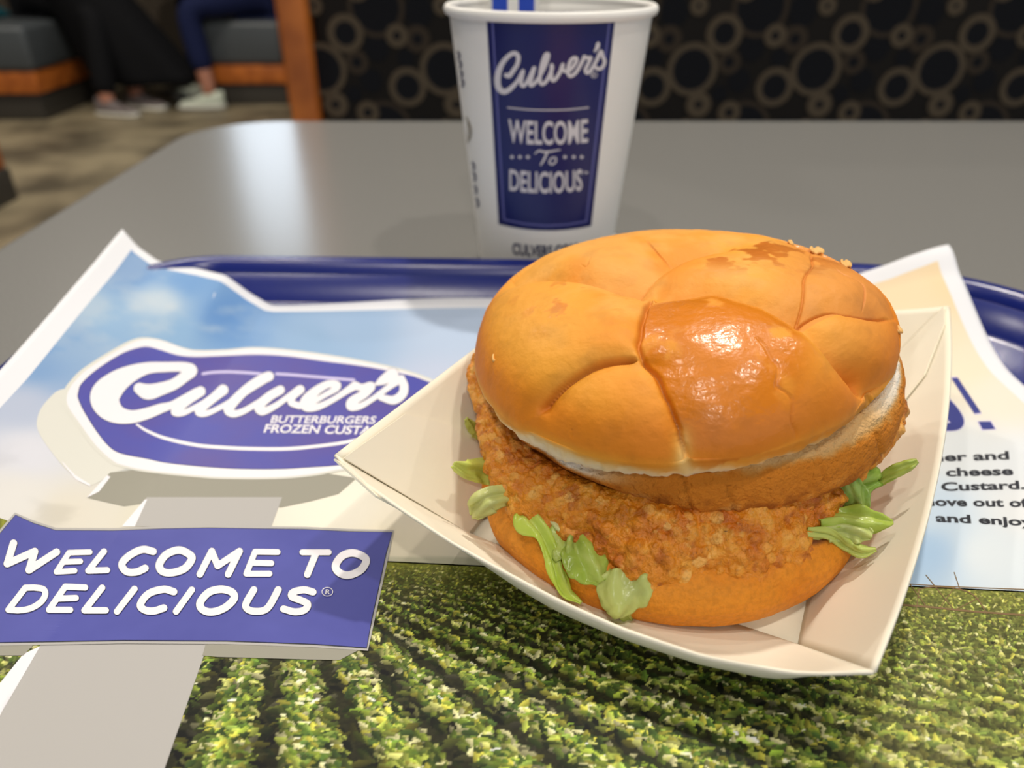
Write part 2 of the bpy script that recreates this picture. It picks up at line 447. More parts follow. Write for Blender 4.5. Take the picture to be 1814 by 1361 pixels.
def person(label, P, mats, coat=None, cuff=.2):
    """P: joints in world space (pelvis, chest, neck, head, and left/right knee, ankle, elbow, hand)"""
    t = empty('person', (P['pelvis'][0], P['pelvis'][1], FLOOR_Z)); tag(t, label, 'person')
    n = lambda k: np.array(P[k], float)
    pel, ch, nk, hd = n('pelvis'), n('chest'), n('neck'), n('head')
    fw = np.array(P['face'], float); fw /= np.linalg.norm(fw); sd = np.array([-fw[1], fw[0], 0])
    V = [pel, (pel + ch) / 2, ch, nk, hd, hd + fw * .03 + np.array([0, 0, -.03]), hd + np.array([0, 0, .07])]
    E_ = [(0, 1), (1, 2), (2, 3), (3, 4), (4, 5), (4, 6)]; R_ = [.12, .115, .13, .055, .085, .06, .07]
    for sgn, q in ((1, 'l'), (-1, 'r')):
        hip = pel + sd * .09 * sgn; k, an = n('knee_' + q), n('ankle_' + q)
        toe = an + fw * .02 + np.array([0, 0, -.04])
        s = len(V); V += [hip, k, an, toe]; R_ += [.085, .06, .042, .03]; E_ += [(0, s), (s, s + 1), (s + 1, s + 2), (s + 2, s + 3)]
        shd = ch + sd * .17 * sgn + np.array([0, 0, .08]); el, ha = n('elbow_' + q), n('hand_' + q)
        s = len(V); V += [shd, el, ha, ha + fw * .07]; R_ += [.06, .042, .03, .018]; E_ += [(2, s), (s, s + 1), (s + 1, s + 2), (s + 2, s + 3)]
        for f_ in (-.025, 0, .025):
            V += [ha + fw * .12 + sd * f_ + np.array([0, 0, -.02])]; R_ += [.009]; E_ += [(s + 3, len(V) - 1)]
    skin_mesh('body', [tuple(v) for v in V], E_, R_, M['skin'], t)
    # trousers, jacket, hair
    tv, te, tr = [tuple(pel)], [], [.135]
    for sgn, q in ((1, 'l'), (-1, 'r')):
        hip = pel + sd * .09 * sgn; k, an = n('knee_' + q), n('ankle_' + q)
        s = len(tv); tv += [tuple(hip), tuple(k), tuple(an * (1 - cuff) + k * cuff)]; tr += [.098, .076, .062]; te += [(0, s), (s, s + 1), (s + 1, s + 2)]
    skin_mesh('trousers', tv, te, tr, mats[0], t)
    jv = [tuple(pel + np.array([0, 0, .05])), tuple((pel + ch) / 2), tuple(ch), tuple(ch * .3 + nk * .7)]; je = [(0, 1), (1, 2), (2, 3)]; jr = [.145, .14, .155, .075]
    for sgn, q in ((1, 'l'), (-1, 'r')):
        s = len(jv); jv += [tuple(ch + sd * .17 * sgn + np.array([0, 0, .08])), P['elbow_' + q], tuple(n('hand_' + q) * .85 + n('elbow_' + q) * .15)]; jr += [.078, .06, .045]; je += [(2, s), (s, s + 1), (s + 1, s + 2)]
    skin_mesh('jacket', jv, je, jr, mats[1], t)
    skin_mesh('hair', [tuple(hd - fw * .02 + np.array([0, 0, .05])), tuple(hd - fw * .06), tuple(hd - fw * .07 + np.array([0, 0, -.1]))], [(0, 1), (1, 2)], [.088, .075, .05], M['hair'], t)
    if coat is not None:                      # long coat skirts falling from the lap to the shins
        nu, nv = 40, 14
        Vc = np.zeros((nu, nv, 3))
        c0 = np.array(coat['top']); c1 = np.array(coat['hem'])
        for i in range(nu):
            a = 2 * math.pi * i / nu
            for j in range(nv):
                v = j / (nv - 1)
                c = c0 * (1 - v) + c1 * v
                w = coat['rt'] * (1 - v) + coat['rh'] * v
                fold = 1 + .05 * v * math.sin(a * 7) + .03 * math.sin(a * 3 + 1)
                Vc[i, j] = c + np.array([math.cos(a) * w[0] * fold, math.sin(a) * w[1] * fold, 0])
        o = grid_obj('coat_skirt', Vc, mats[1], t, close_u=True); solidify(o, .008)
    for q in 'lr':
        an = n('ankle_' + q); a2 = np.array([an[0], an[1], FLOOR_Z + .001])
        dd = np.array(P.get('foot_' + q, fw), float); dd[2] = 0; dd /= np.linalg.norm(dd)
        shoe(t, a2 + dd * .19, a2 - dd * .075, mats[2])
    return t
person('person in a long black coat and grey sneakers seated at the far booth', dict(
    pelvis=(-2.62, 4.82, -.14), chest=(-2.60, 4.82, .22), neck=(-2.59, 4.80, .42), head=(-2.57, 4.78, .56), face=(.9, -.4, 0),
    knee_l=(-2.20, 4.72, -.22), ankle_l=(-2.16, 4.66, -.66), knee_r=(-2.24, 4.56, -.22), ankle_r=(-2.24, 4.46, -.66), foot_l=(.8, -.3, 0), foot_r=(.9, -.25, 0),
    elbow_l=(-2.48, 5.0, .10), hand_l=(-2.28, 4.95, .04), elbow_r=(-2.52, 4.60, .10), hand_r=(-2.34, 4.68, .04)), (M['black_cloth'], M['black_cloth'], M['sneaker_grey']),
    coat=dict(top=(-2.34, 4.68, -.10), hem=(-2.10, 4.72, -.60), rt=np.array([.20, .17]), rh=np.array([.30, .16])), cuff=.03)
person('person in blue jeans and pale sneakers seated facing left at the far booth', dict(
    pelvis=(-1.46, 4.98, -.16), chest=(-1.45, 5.0, .20), neck=(-1.46, 5.0, .40), head=(-1.48, 4.99, .54), face=(-1, -.15, 0),
    knee_l=(-1.80, 4.70, -.22), ankle_l=(-1.735, 4.66, -.64), knee_r=(-1.86, 4.98, -.22), ankle_r=(-1.90, 5.0, -.64), foot_l=(-1, -.05, 0), foot_r=(-1, 0, 0),
    elbow_l=(-1.55, 4.76, .10), hand_l=(-1.72, 4.86, .04), elbow_r=(-1.55, 5.22, .10), hand_r=(-1.72, 5.12, .04)), (M['denim'], M['black_cloth'], M['sneaker']))
# teal coat lying on the far left bench
nu, nv = 36, 22
U_, V_ = np.meshgrid(np.linspace(-1, 1, nu), np.linspace(-1, 1, nv), indexing='ij')
Pc = np.stack([-3.10 + .26 * U_, 4.62 + .22 * V_, 0 * U_], -1)
edge = np.clip(1 - np.maximum(abs(U_), abs(V_)) ** 6, 0, 1)
Pc[..., 2] = -.268 + edge * (.10 + .035 * fbm(Pc, 9, 3, 3)) * smooth(0, .6, 1.1 - abs(U_) * .7)
tc_ = grid_obj('folded_coat', Pc, M['teal_cloth'])
solidify(tc_, .006, 1); tag(tc_, 'crumpled dark teal coat lying on the far left booth seat', 'coat')

# ------------------------------------------------------------------ blue serving tray
TRX0, TRX1, TRY0, TRY1 = -.174, .2325, .022, .3275
TROT = math.radians(-1.9)
def tray_ring(ins, z):
    rad = np.array([.06, .085, .088, .045]) - ins
    p = rrect(TRX0 + ins, TRX1 - ins, TRY0 + ins, TRY1 - ins, np.maximum(rad, .006), 20)
    c, s = math.cos(TROT), math.sin(TROT)
    q = np.stack([p[:, 0] * c - (p[:, 1] - TRY1) * s * .3, p[:, 0] * s + p[:, 1], np.full(len(p), z)], -1)
    return q
tray = empty('serving_tray', (.029, .175, 0)); tag(tray, 'glossy dark blue plastic serving tray under the paper placemat', 'tray')
prof = [(.0195, .0006), (.0165, .003), (.0125, .0165), (.003, .0165), (.0008, .0175), (0, .0190), (.0012, .0208), (.0038, .0220), (.0066, .0218), (.0090, .0205), (.0110, .0165), (.0140, .0075), (.0155, .0054), (.0185, .0042)]
rings = [tray_ring(i, z) for i, z in prof]
V = np.stack(rings, 1); n = len(V); k = len(prof)
mesh_obj('rim', V.reshape(-1, 3), grid_faces(n, k, True), M['tray'], tray)
fl = [tuple(range(n)), ]
Vt = tray_ring(.0185, .0042); Vb = tray_ring(.0195, .0006)
mesh_obj('tray_floor', np.concatenate([Vt, Vb]), [tuple(range(n)), tuple(range(2 * n - 1, n - 1, -1))], M['tray'], tray, sm=False)

# ------------------------------------------------------------------ placemat sheet
Z0 = .0046
def interp(x, xs, ys):
    return np.interp(x, xs, ys)
def left_x(y):  return interp(y, [.05, .2147, .30, .345], [-.152, -.1635, -.173, -.1795])
def right_x(y): return interp(y, [.05, .24, .32], [.187, .1855, .188])
BACK_X = [-.1795, -.170, -.16, -.145, -.128, -.118, -.108, -.06, -.013, .10, .14, .161, .175, .188]
BACK_Y = [.341, .331, .3235, .3205, .3180, .3155, .3125, .3130, .3137, .3135, .3125, .3120, .3135, .316]
def back_y(x): return interp(x, BACK_X, BACK_Y)
def paper_z(x, y):
    x = np.asarray(x, float); y = np.asarray(y, float)
    el = -.108 - left_x(y)
    u = np.clip((-.108 - x) / el, 0, 1.1)
    g1 = u ** 1.4
    us = np.linspace(0, 1.1, 45)
    tab = np.interp(us, [0, .12, .28, .45, .73, .88, 1.0, 1.1], [0, .16, .47, .56, .65, .80, 1.0, 1.15])
    g2 = np.interp(u, us, tab)
    w = smooth(.245, .312, y)
    amp = .0225 + .003 * smooth(.2, .33, y)
    z = Z0 + amp * (g1 * (1 - w) + g2 * w)
    # back edge rides a little up the tray wall
    z = z + .0034 * smooth(.300, .3137, y) * smooth(-.105, -.02, x)
    # right back corner curls up
    z = z + .023 * smooth(.10, .192, x) ** 1.2 * smooth(.245, .318, y)
    z = z + .0016 * smooth(.14, .188, x) * (0.5 + 0.5 * np.sin(y * 60)) * smooth(.16, .22, y)
    return z
def on_paper(px, lift=0.0):
    px = np.atleast_2d(np.asarray(px, float))
    z = np.full(len(px), Z0)
    for _ in range(40):
        p = at_z(px, z)
        z = z + .6 * (paper_z(p[:, 0], p[:, 1]) - z)
    p = at_z(px, z)
    p[:, 2] += lift
    return p
pm = empty('paper_placemat', (.005, .19, Z0))
tag(pm, 'printed paper placemat with sky, oval sign and crop field lying in the blue tray', 'placemat')
def sheet(ns, nt, s0, s1, y0f, y1f, lift=0.0):
    S = np.linspace(s0, s1, ns)
    V = np.zeros((ns, nt, 3))
    for i, s in enumerate(S):
        xb = left_x(.341) * (1 - s) + right_x(.316) * s
        yb = back_y(xb)
        y = np.linspace(y0f(xb, yb), y1f(xb, yb), nt)
        x = left_x(y) * (1 - s) + right_x(y) * s
        V[i, :, 0] = x; V[i, :, 1] = y; V[i, :, 2] = paper_z(x, y) + lift
    return V
MARG = .0072
V = sheet(200, 150, 0, 1, lambda x, yb: .062, lambda x, yb: yb)
solidify(grid_obj('paper_sheet', V, M['paper'], pm), .00012)
def horizon(x): return .1484 - .0625 * x
ms = MARG / .36
V = sheet(240, 170, ms, 1 - ms, lambda x, yb: horizon(x) - .0005, lambda x, yb: yb - MARG, .00010)
ctrl = [(230, 470, 92, 140, 204), (60, 640, 108, 152, 208), (180, 560, 152, 186, 220), (285, 535, 190, 208, 224), (330, 500, 118, 162, 214), (400, 560, 104, 150, 208), (300, 580, 140, 178, 216),
        (600, 580, 160, 188, 222), (800, 570, 186, 204, 230), (120, 600, 120, 162, 212), (40, 720, 188, 198, 220), (50, 800, 224, 225, 234), (30, 880, 230, 228, 224), (120, 910, 228, 222, 208), (300, 920, 226, 220, 200),
        (600, 900, 246, 240, 224), (760, 900, 242, 232, 212), (700, 970, 244, 234, 208), (780, 700, 196, 206, 230), (560, 600, 150, 182, 218),
        (1600, 520, 246, 222, 184), (1650, 600, 244, 228, 198), (1780, 700, 242, 232, 216), (1720, 640, 242, 230, 205), (1690, 500, 246, 220, 178), (1700, 800, 228, 232, 235), (1800, 820, 232, 236, 240),
        (1650, 900, 208, 224, 240), (1640, 980, 178, 206, 236), (1750, 980, 230, 238, 244), (1814, 900, 236, 238, 240), (1200, 560, 230, 222, 212), (1200, 900, 240, 232, 214), (1400, 520, 246, 224, 190)]
ctrl = np.array(ctrl, float)
def idw(px):
    out = np.zeros((len(px), 3)); ws = np.zeros(len(px))
    for c in ctrl:
        d = np.hypot(px[:, 0] - c[0], (px[:, 1] - c[1]) * 1.4) + 14
        w = d ** -3.6
        out += w[:, None] * c[2:]; ws += w
    return out / ws[:, None]
px = to_px(V.reshape(-1, 3))
rgb = idw(px)
Pn = np.stack([px[:, 0] / 300, px[:, 1] / 160, 0 * px[:, 0]], -1)
cl = smooth(.15, .75, fbm(Pn, 2.2, 5, 11)) * smooth(760, 560, px[:, 1]) * smooth(520, 380, px[:, 0])
rgb = rgb * (1 - .34 * cl[:, None]) + np.array([228, 226, 222]) * .34 * cl[:, None]
lo = smooth(.1, .8, fbm(Pn + 5, 3, 4, 5)) * smooth(760, 860, px[:, 1]) * smooth(500, 300, px[:, 0])
rgb = rgb - 14 * lo[:, None]
gb = smooth(984, 990, px[:, 1] - .045 * np.clip(px[:, 0] - 800, 0, None)) * (px[:, 0] < 1400)
rgb = rgb * (1 - .5 * gb[:, None]) + np.array([176, 178, 150]) * .5 * gb[:, None]
grid_obj('sky_print', V, M['print'], pm, col=lin(rgb) * .86)

# crop field print: leaves drawn row by row into a picture, then carried by the vertices of a fine sheet
FX0, FX1, FY0, FY1 = -1000, 2860, 985, 1800
img = np.zeros((FY1 - FY0, FX1 - FX0, 3))
yy, xx = np.mgrid[FY0:FY1, FX0:FX1].astype(float)
dep_ = np.clip(yy - (1002 + .041 * np.clip(xx - 860, 0, None)), 0, None)
far_ = np.exp(-dep_ / 48.0)[..., None]; rt_ = smooth(1300, 1650, xx)[..., None]
img[:] = np.array([40, 40, 22]) * (1 - far_) + np.array([128, 130, 44]) * far_
img[:] = img * (1 - .55 * rt_) + np.array([134, 140, 74]) * .55 * rt_
img *= (1 + .25 * vnoise(np.stack([xx / 5, yy / 2.5, 0 * xx], -1), 1.0, 3))[..., None]
HZ = lambda x: 1002 + .041 * np.clip(x - 860, 0, None)
VX, VY = 500.0, 978.0
def row_phase(x, y): return (x - VX) / np.maximum(y - VY, 4) / .46
nl = 72000
ly = 1000 + 800 * rng.random(nl) ** 2.35
ly = np.sort(ly)
lx = FX0 + (FX1 - FX0) * rng.random(nl)
greens = np.array([(150, 168, 62), (176, 188, 82), (112, 136, 48), (86, 112, 44), (206, 208, 120), (232, 228, 168), (66, 88, 40), (134, 156, 70), (190, 186, 74)], float)
for i in range(nl):
    x, y = lx[i], ly[i]
    hy = 1002 + .041 * max(0, x - 860)
    if y < hy + 1: continue
    dep = (y - hy)
    ph = (x - VX) / max(y - VY, 4) / .46
    fr = ph - math.floor(ph)
    inrow = fr < .66
    size = 1.6 + dep * .040
    near = min(1, dep / 60.0)
    far_right = min(1.0, max(0.0, (x - 1250) / 350.0))
    if not inrow and rng.random() < .80 * near * (1 - .7 * far_right): continue
    side = abs(fr - .33) / .33 if inrow else 1.2
    light = .92 - .45 * max(0, side - .25) * near + rng.normal() * .20
    c = greens[rng.integers(len(greens))]
    c = c * light
    if not inrow: c = c * .55
    hz = math.exp(-dep / 45.0)
    c = c * (1 - .45 * hz) + np.array([192, 184, 70]) * .45 * hz
    if x > 1500: c = c * (1 - .30 * far_right) + np.array([214, 210, 122]) * .30 * far_right
    ang = rng.normal() * .7 + (.5 if x > VX else -.3)
    w, h = size * (1.0 + .5 * rng.random()), size * (.42 + .25 * rng.random())
    x0, x1 = int(max(FX0, x - w - 1)), int(min(FX1, x + w + 2)); y0, y1 = int(max(FY0, y - w - 1)), int(min(FY1, y + w + 2))
    if x1 <= x0 or y1 <= y0: continue
    X = xx[y0 - FY0:y1 - FY0, x0 - FX0:x1 - FX0] - x; Y = (yy[y0 - FY0:y1 - FY0, x0 - FX0:x1 - FX0] - y) * 1.15
    ca, sa = math.cos(ang), math.sin(ang)
    a = (X * ca + Y * sa) / w; bq = (-X * sa + Y * ca) / h
    msk = (np.abs(a) + bq * bq * .9) < 1
    shade = (1.0 + .28 * np.clip(-bq, -1, 1))[..., None] if size > 3 else 1.0
    sub = img[y0 - FY0:y1 - FY0, x0 - FX0:x1 - FX0]
    sub[msk] = (np.clip(c * shade, 8, 250) * np.ones(sub.shape))[msk]
def field_sheet(ns, nt):
    return sheet(ns, nt, ms, 1 - ms, lambda x, yb: .0665, lambda x, yb: horizon(x), .00010)
V = field_sheet(1060, 255)
px = to_px(V.reshape(-1, 3))
ix = np.clip(px[:, 0] - FX0, 0, FX1 - FX0 - 1.01); iy = np.clip(px[:, 1] - FY0, 0, FY1 - FY0 - 1.01)
i0 = ix.astype(int); j0 = iy.astype(int)
rgb = img[j0, i0]
grid_obj('field_print', V, M['print'], pm, col=lin(rgb) * .84)

# ---- flat shapes and strokes drawn on a surface
def catmull(pts, n=10, closed=False):
    P = np.asarray(pts, float)
    if closed: Q = np.concatenate([P[-1:], P, P[:2]])
    else: Q = np.concatenate([2 * P[:1] - P[1:2], P, 2 * P[-1:] - P[-2:-1]])
    out = []
    m = len(P) if closed else len(P) - 1
    for i in range(m):
        p0, p1, p2, p3 = Q[i], Q[i + 1], Q[i + 2], Q[i + 3]
        for t in np.linspace(0, 1, n, endpoint=False):
            out.append(.5 * ((2 * p1) + (-p0 + p2) * t + (2 * p0 - 5 * p1 + 4 * p2 - p3) * t * t + (-p0 + 3 * p1 - 3 * p2 + p3) * t ** 3))
    if not closed: out.append(P[-1])
    return np.array(out)
class Flat:
    def __init__(self, h=.9): self.v = []; self.f = []; self.samp = []; self.h = h
    def fan(self, outline, c=None, rad=10):
        o = np.asarray(outline, float); c = o.mean(0) if c is None else np.asarray(c, float)
        s = len(self.v); n = len(o)
        for t in np.linspace(0, 1, rad + 1)[1:]:
            self.v += [tuple(q) for q in c + (o - c) * t]
        self.v.append(tuple(c))
        ci = s + n * rad
        for k in range(n):
            k2 = (k + 1) % n
            self.f.append((s + k, s + k2, ci))
            for r in range(rad - 1):
                a = s + r * n; b_ = a + n
                self.f.append((a + k, b_ + k, b_ + k2, a + k2))
    def poly(self, pts, rad=8, step=6.0, c=None):
        P = np.asarray(pts, float); out = []
        for i in range(len(P)):
            a, b_ = P[i], P[(i + 1) % len(P)]
            m = max(1, int(np.hypot(*(b_ - a)) / step))
            for t in range(m): out.append(a + (b_ - a) * t / m)
        self.fan(out, c, rad)
    def disc(self, c, r):
        self.samp.append((c[0], c[1], r))
    def stroke(self, pts, w, n=10, closed=False, curve=True):
        P = np.asarray(pts, float)
        W = np.full(len(P), float(w)) if np.isscalar(w) else np.asarray(w, float)
        Q = np.concatenate([P, W[:, None]], 1)
        if curve: Q = catmull(Q, n, closed)
        if closed: Q = np.concatenate([Q, Q[:1]])
        for i in range(len(Q) - 1):
            m = max(1, int(np.hypot(*(Q[i + 1, :2] - Q[i, :2])) / .45))
            for t in range(m):
                q = Q[i] + (Q[i + 1] - Q[i]) * t / m
                self.samp.append((q[0], q[1], q[2] / 2))
        self.samp.append((Q[-1, 0], Q[-1, 1], Q[-1, 2] / 2))
    def _strokes(self, h):
        """union of all strokes: distance field on a fine grid, cells clipped along the outline"""
        S = np.array(self.samp); lo_ = (S[:, :2] - S[:, 2:3]).min(0) - 3 * h; hi_ = (S[:, :2] + S[:, 2:3]).max(0) + 3 * h
        nx, ny = (np.ceil((hi_ - lo_) / h).astype(int) + 1)
        D = np.full((nx, ny), 9.0)
        for x, y, r in S:
            i0, i1 = int((x - r - lo_[0]) / h) - 2, int((x + r - lo_[0]) / h) + 4; j0, j1 = int((y - r - lo_[1]) / h) - 2, int((y + r - lo_[1]) / h) + 4
            i0, j0 = max(0, i0), max(0, j0); i1, j1 = min(nx, i1), min(ny, j1)
            X = lo_[0] + np.arange(i0, i1) * h - x; Y = lo_[1] + np.arange(j0, j1) * h - y
            np.minimum(D[i0:i1, j0:j1], np.sqrt(X[:, None] ** 2 + Y[None] ** 2) - r, out=D[i0:i1, j0:j1])
        vid = {}
        def gv(i, j):
            k = (i, j)
            if k not in vid: vid[k] = len(self.v); self.v.append((lo_[0] + i * h, lo_[1] + j * h))
            return vid[k]
        def ev(a_, b_):
            k = (a_, b_) if a_ < b_ else (b_, a_)
            if k not in vid:
                (p, q) = k; d0, d1 = D[p], D[q]; t = d0 / (d0 - d1)
                vid[k] = len(self.v); self.v.append((lo_[0] + (p[0] + (q[0] - p[0]) * t) * h, lo_[1] + (p[1] + (q[1] - p[1]) * t) * h))
            return vid[k]
        ins_ = D < 0
        any_ = ins_[:-1, :-1] | ins_[1:, :-1] | ins_[1:, 1:] | ins_[:-1, 1:]
        for i, j in np.argwhere(any_):
            cs = [(i, j), (i + 1, j), (i + 1, j + 1), (i, j + 1)]; poly = []
            for k in range(4):
                c0, c1 = cs[k], cs[(k + 1) % 4]
                if ins_[c0]: poly.append(gv(*c0))
                if ins_[c0] != ins_[c1]: poly.append(ev(c0, c1))
            if len(poly) > 2: self.f.append(tuple(poly))
    def build(self, name, mat_, parent, surf, lift):
        if self.samp: self._strokes(self.h)
        return mesh_obj(name, surf(np.array(self.v), lift), self.f, mat_, parent, sm=False)
_fonts = {}
def text_mesh(s, offset=0.0, shear=0.0):
    cu = bpy.data.curves.new('text', 'FONT'); cu.body = s; cu.offset = offset; cu.shear = shear; cu.resolution_u = 4
    ob = bpy.data.objects.new('text', cu); COL.objects.link(ob)
    bpy.context.view_layer.update()
    me = bpy.data.meshes.new_from_object(ob.evaluated_get(bpy.context.evaluated_depsgraph_get()))
    v = np.array([q.co[:2] for q in me.vertices]); f = [tuple(p.vertices) for p in me.polygons]
    bpy.data.objects.remove(ob); bpy.data.curves.remove(cu); bpy.data.meshes.remove(me)
    return v, f
def add_text(fl_, s, left, right, up, offset=0.0, shear=0.0, cap=.73):
    """baseline from left to right (pixels), up = pixel vector of a capital's height"""
    v, f = text_mesh(s, offset, shear)
    x0, x1 = v[:, 0].min(), v[:, 0].max()
    u = (v[:, 0] - x0) / (x1 - x0)
    left, right, up = (np.asarray(q, float) for q in (left, right, up))
    p = left + (right - left) * u[:, None] + up * (v[:, 1] / cap)[:, None]
    st = len(fl_.v); fl_.v += [tuple(q) for q in p]; fl_.f += [tuple(st + i for i in q) for q in f]

# oval sign print
RIM = [(110.6, 703), (116, 688), (124, 677), (146, 655), (194, 624), (234, 603), (260.5, 599), (289, 604), (322, 616), (349, 621), (400, 620), (451, 616), (510, 620), (576, 628.5), (642.5, 639.5), (709, 654), (753, 668), (800, 690), (832, 722), (828, 762), (790, 800), (720, 822), (616, 834), (554, 844.6), (488, 850), (400, 850), (349, 847), (260.5, 838), (216, 829), (194, 820), (163.5, 792), (132.6, 750), (113, 721)]
BLUE = [(140, 697), (146, 681), (172, 657), (212, 631), (238.5, 620), (260.5, 616), (282.6, 621), (315.6, 631), (349, 634), (400, 632), (455, 630), (510, 633), (576, 642), (642.5, 650.5), (709, 663), (744, 672.6), (785, 692), (808, 725), (803, 758), (770, 786), (700, 812), (605, 825), (554, 829), (488, 832.5), (400, 831), (304.6, 822.6), (260.5, 814), (216, 805), (194, 792), (172, 765), (150, 730), (140, 708)]
fl_ = Flat(); fl_.fan(catmull([(112, 690), (84, 710), (68, 736), (69, 767), (106, 820), (135, 847), (160, 861), (196, 842), (230, 820), (200, 760), (160, 700)], 6, True), (140, 770)); fl_.build('sign_side_print', M['ink_cream'], pm, on_paper, .00016)
fl_ = Flat(); fl_.poly([(196, 838), (190, 843), (154, 883), (220, 898), (300, 886), (498, 900), (551, 889), (600, 876), (632, 848), (520, 830), (300, 826)], c=(400, 862), rad=24); fl_.build('sign_base_print', M['ink_grey'], pm, on_paper, .00017)
fl_ = Flat(); fl_.poly([(260, 882), (500, 882), (481, 934), (238, 934)]); fl_.build('upper_pole_print', M['ink_palegrey'], pm, on_paper, .00019)
fl_ = Flat(); fl_.poly([(190, 843), (196, 846), (176, 872), (154, 883)]); fl_.poly([(257, 886), (261, 886), (239, 934), (216, 934)]); fl_.poly([(110, 818), (112, 823), (135, 851), (160, 863), (160, 859), (136, 846)]) ; fl_.build('pole_edge_print', M['ink_white'], pm, on_paper, .00021)
fl_ = Flat(); fl_.fan(catmull(RIM, 6, True), (440, 735), 44); fl_.build('sign_rim_print', M['ink_cream'], pm, on_paper, .00023)
fl_ = Flat(); ins = np.array(RIM); ins = ins + (np.array([(440, 733)]) - ins) * .025; fl_.fan(catmull(ins, 6, True), (440, 735), 44); fl_.build('sign_rim_light_print', M['ink_white'], pm, on_paper, .00027)
fl_ = Flat(); b_ = np.array(BLUE); b_ = b_ + (b_ - np.array([(440, 733)])) * .004; fl_.fan(catmull(b_, 6, True), (440, 735), 44); fl_.build('sign_outline_print', M['ink_dark'], pm, on_paper, .00031)
fl_ = Flat(); fl_.fan(catmull(BLUE, 6, True), (440, 735), 44); fl_.build('sign_face_print', M['ink_violet'], pm, on_paper, .00035)
fl_ = Flat()
fl_.stroke([(360, 664), (376, 661.5), (400, 660.5), (430, 661.5), (462, 664)], 5.0)
fl_.stroke([(490, 664), (520, 666), (554, 669), (590, 672), (627, 675)], 5.0)
fl_.build('sign_line_print', M['ink_lav'], pm, on_paper, .00039)
fl_ = Flat(); fl_.stroke([(243, 754), (260.5, 765), (293.6, 778.5), (349, 790.6), (400, 795), (444, 797), (510, 797), (565, 792), (614, 785), (680, 770)], [3.5, 5, 6, 6.5, 6.5, 6.5, 6.5, 6, 6, 5]); fl_.build('sign_swoosh_print', M['ink_white'], pm, on_paper, .00039)
s1 = lambda a: [(40 + x / 4.535, 580 + y / 4.535) for x, y, w in a]
s2 = lambda a: [(400 + x / 4.535, 580 + y / 4.535) for x, y, w in a]
ww = lambda a, k=1.0: [w * k / 4.535 for x, y, w in a]
SC = [[(940, 500, 90), (1010, 528, 125), (1110, 505, 105), (1220, 465, 90), (1310, 400, 90), (1355, 355, 100), (1290, 328, 80), (1150, 328, 80), (1000, 338, 95), (860, 388, 140), (745, 462, 190), (665, 560, 235), (690, 650, 200), (770, 712, 140), (880, 728, 105), (1000, 702, 92), (1110, 662, 78), (1200, 632, 56), (1290, 575, 40), (1400, 520, 50)],
      [(1432, 524, 70), (1340, 588, 64), (1262, 648, 66), (1228, 690, 56), (1290, 697, 42), (1400, 645, 36), (1520, 575, 40), (1612, 512, 74)],
      [(1612, 512, 74), (1540, 572, 64), (1450, 645, 66), (1420, 692, 56), (1480, 700, 42), (1590, 652, 36), (1700, 590, 40)]]
SL = [[(0, 640, 40), (90, 585, 36), (200, 510, 36), (310, 435, 46), (352, 402, 62), (305, 408, 52), (195, 482, 60), (90, 580, 68), (25, 662, 72), (60, 702, 54), (140, 684, 44), (260, 615, 40), (370, 545, 46)],
      [(440, 512, 62), (350, 565, 64), (270, 640, 66), (296, 684, 56), (400, 640, 42), (520, 555, 42), (600, 508, 60), (548, 560, 46), (525, 612, 46), (590, 640, 46)],
      [(590, 640, 46), (690, 612, 40), (800, 552, 38), (885, 502, 46), (890, 470, 54), (815, 468, 52), (710, 532, 64), (638, 605, 68), (650, 652, 58), (740, 648, 48), (860, 592, 40), (960, 528, 44), (1038, 478, 60)],
      [(1038, 478, 60), (1095, 492, 48), (1168, 482, 60), (1110, 545, 62), (1015, 605, 64), (1008, 648, 56), (1080, 642, 44), (1190, 578, 38), (1320, 482, 44), (1410, 422, 54)],
      [(1410, 422, 54), (1432, 480, 60), (1420, 545, 62), (1350, 594, 60), (1250, 574, 44)],
      [(1340, 385, 85), (1270, 430, 66), (1215, 462, 25)]]
for mat_, extra_w, lift, nm in ((M['ink_dark'], 1.6, .00041, 'script_outline_print'), (M['ink_white'], 0, .00045, 'script_lettering')):
    fl_ = Flat()
    for q_, a in enumerate(SC): fl_.stroke(s1(a), np.array(ww(a, 1.0 if q_ == 0 else 1.16)) + extra_w)
    for a in SL: fl_.stroke(s2(a), np.array(ww(a, 1.16)) + extra_w)
    fl_.build(nm, mat_, pm, on_paper, lift)
fl_ = Flat()
add_text(fl_, 'BUTTERBURGERS', (479, 751), (664, 752.5), (4.5, -13.5), .022)
add_text(fl_, 'FROZEN CUSTARD', (467, 768), (690, 772), (5.0, -15), .026)
fl_.build('sign_small_lettering', M['ink_white'], pm, on_paper, .00043)

# WELCOME TO DELICIOUS panel print
fl_ = Flat(); fl_.poly([(76, 1138), (370, 1138), (279, 1400), (-140, 1400), (0, 1254)], c=(180, 1260), rad=24); fl_.build('lower_pole_print', M['ink_palegrey'], pm, on_paper, .00018)
fl_ = Flat(); fl_.poly([(42, 1160), (72, 1146), (0, 1256), (-110, 1400), (-150, 1400)], c=(0, 1270), rad=24); fl_.build('lower_pole_edge_print', M['ink_white'], pm, on_paper, .00023)
fl_ = Flat(); fl_.poly([(-140, 1138), (66, 1138), (42, 1163), (-140, 1163)], rad=12); fl_.build('panel_underside_print', M['ink_grey'], pm, on_paper, .00028)
fl_ = Flat(); fl_.poly([(366, 1138), (646, 1148), (602, 1171), (545, 1170), (386, 1165.6), (359, 1163)], c=(480, 1155), rad=16); fl_.build('panel_underside_print', M['ink_grey'], pm, on_paper, .00028)
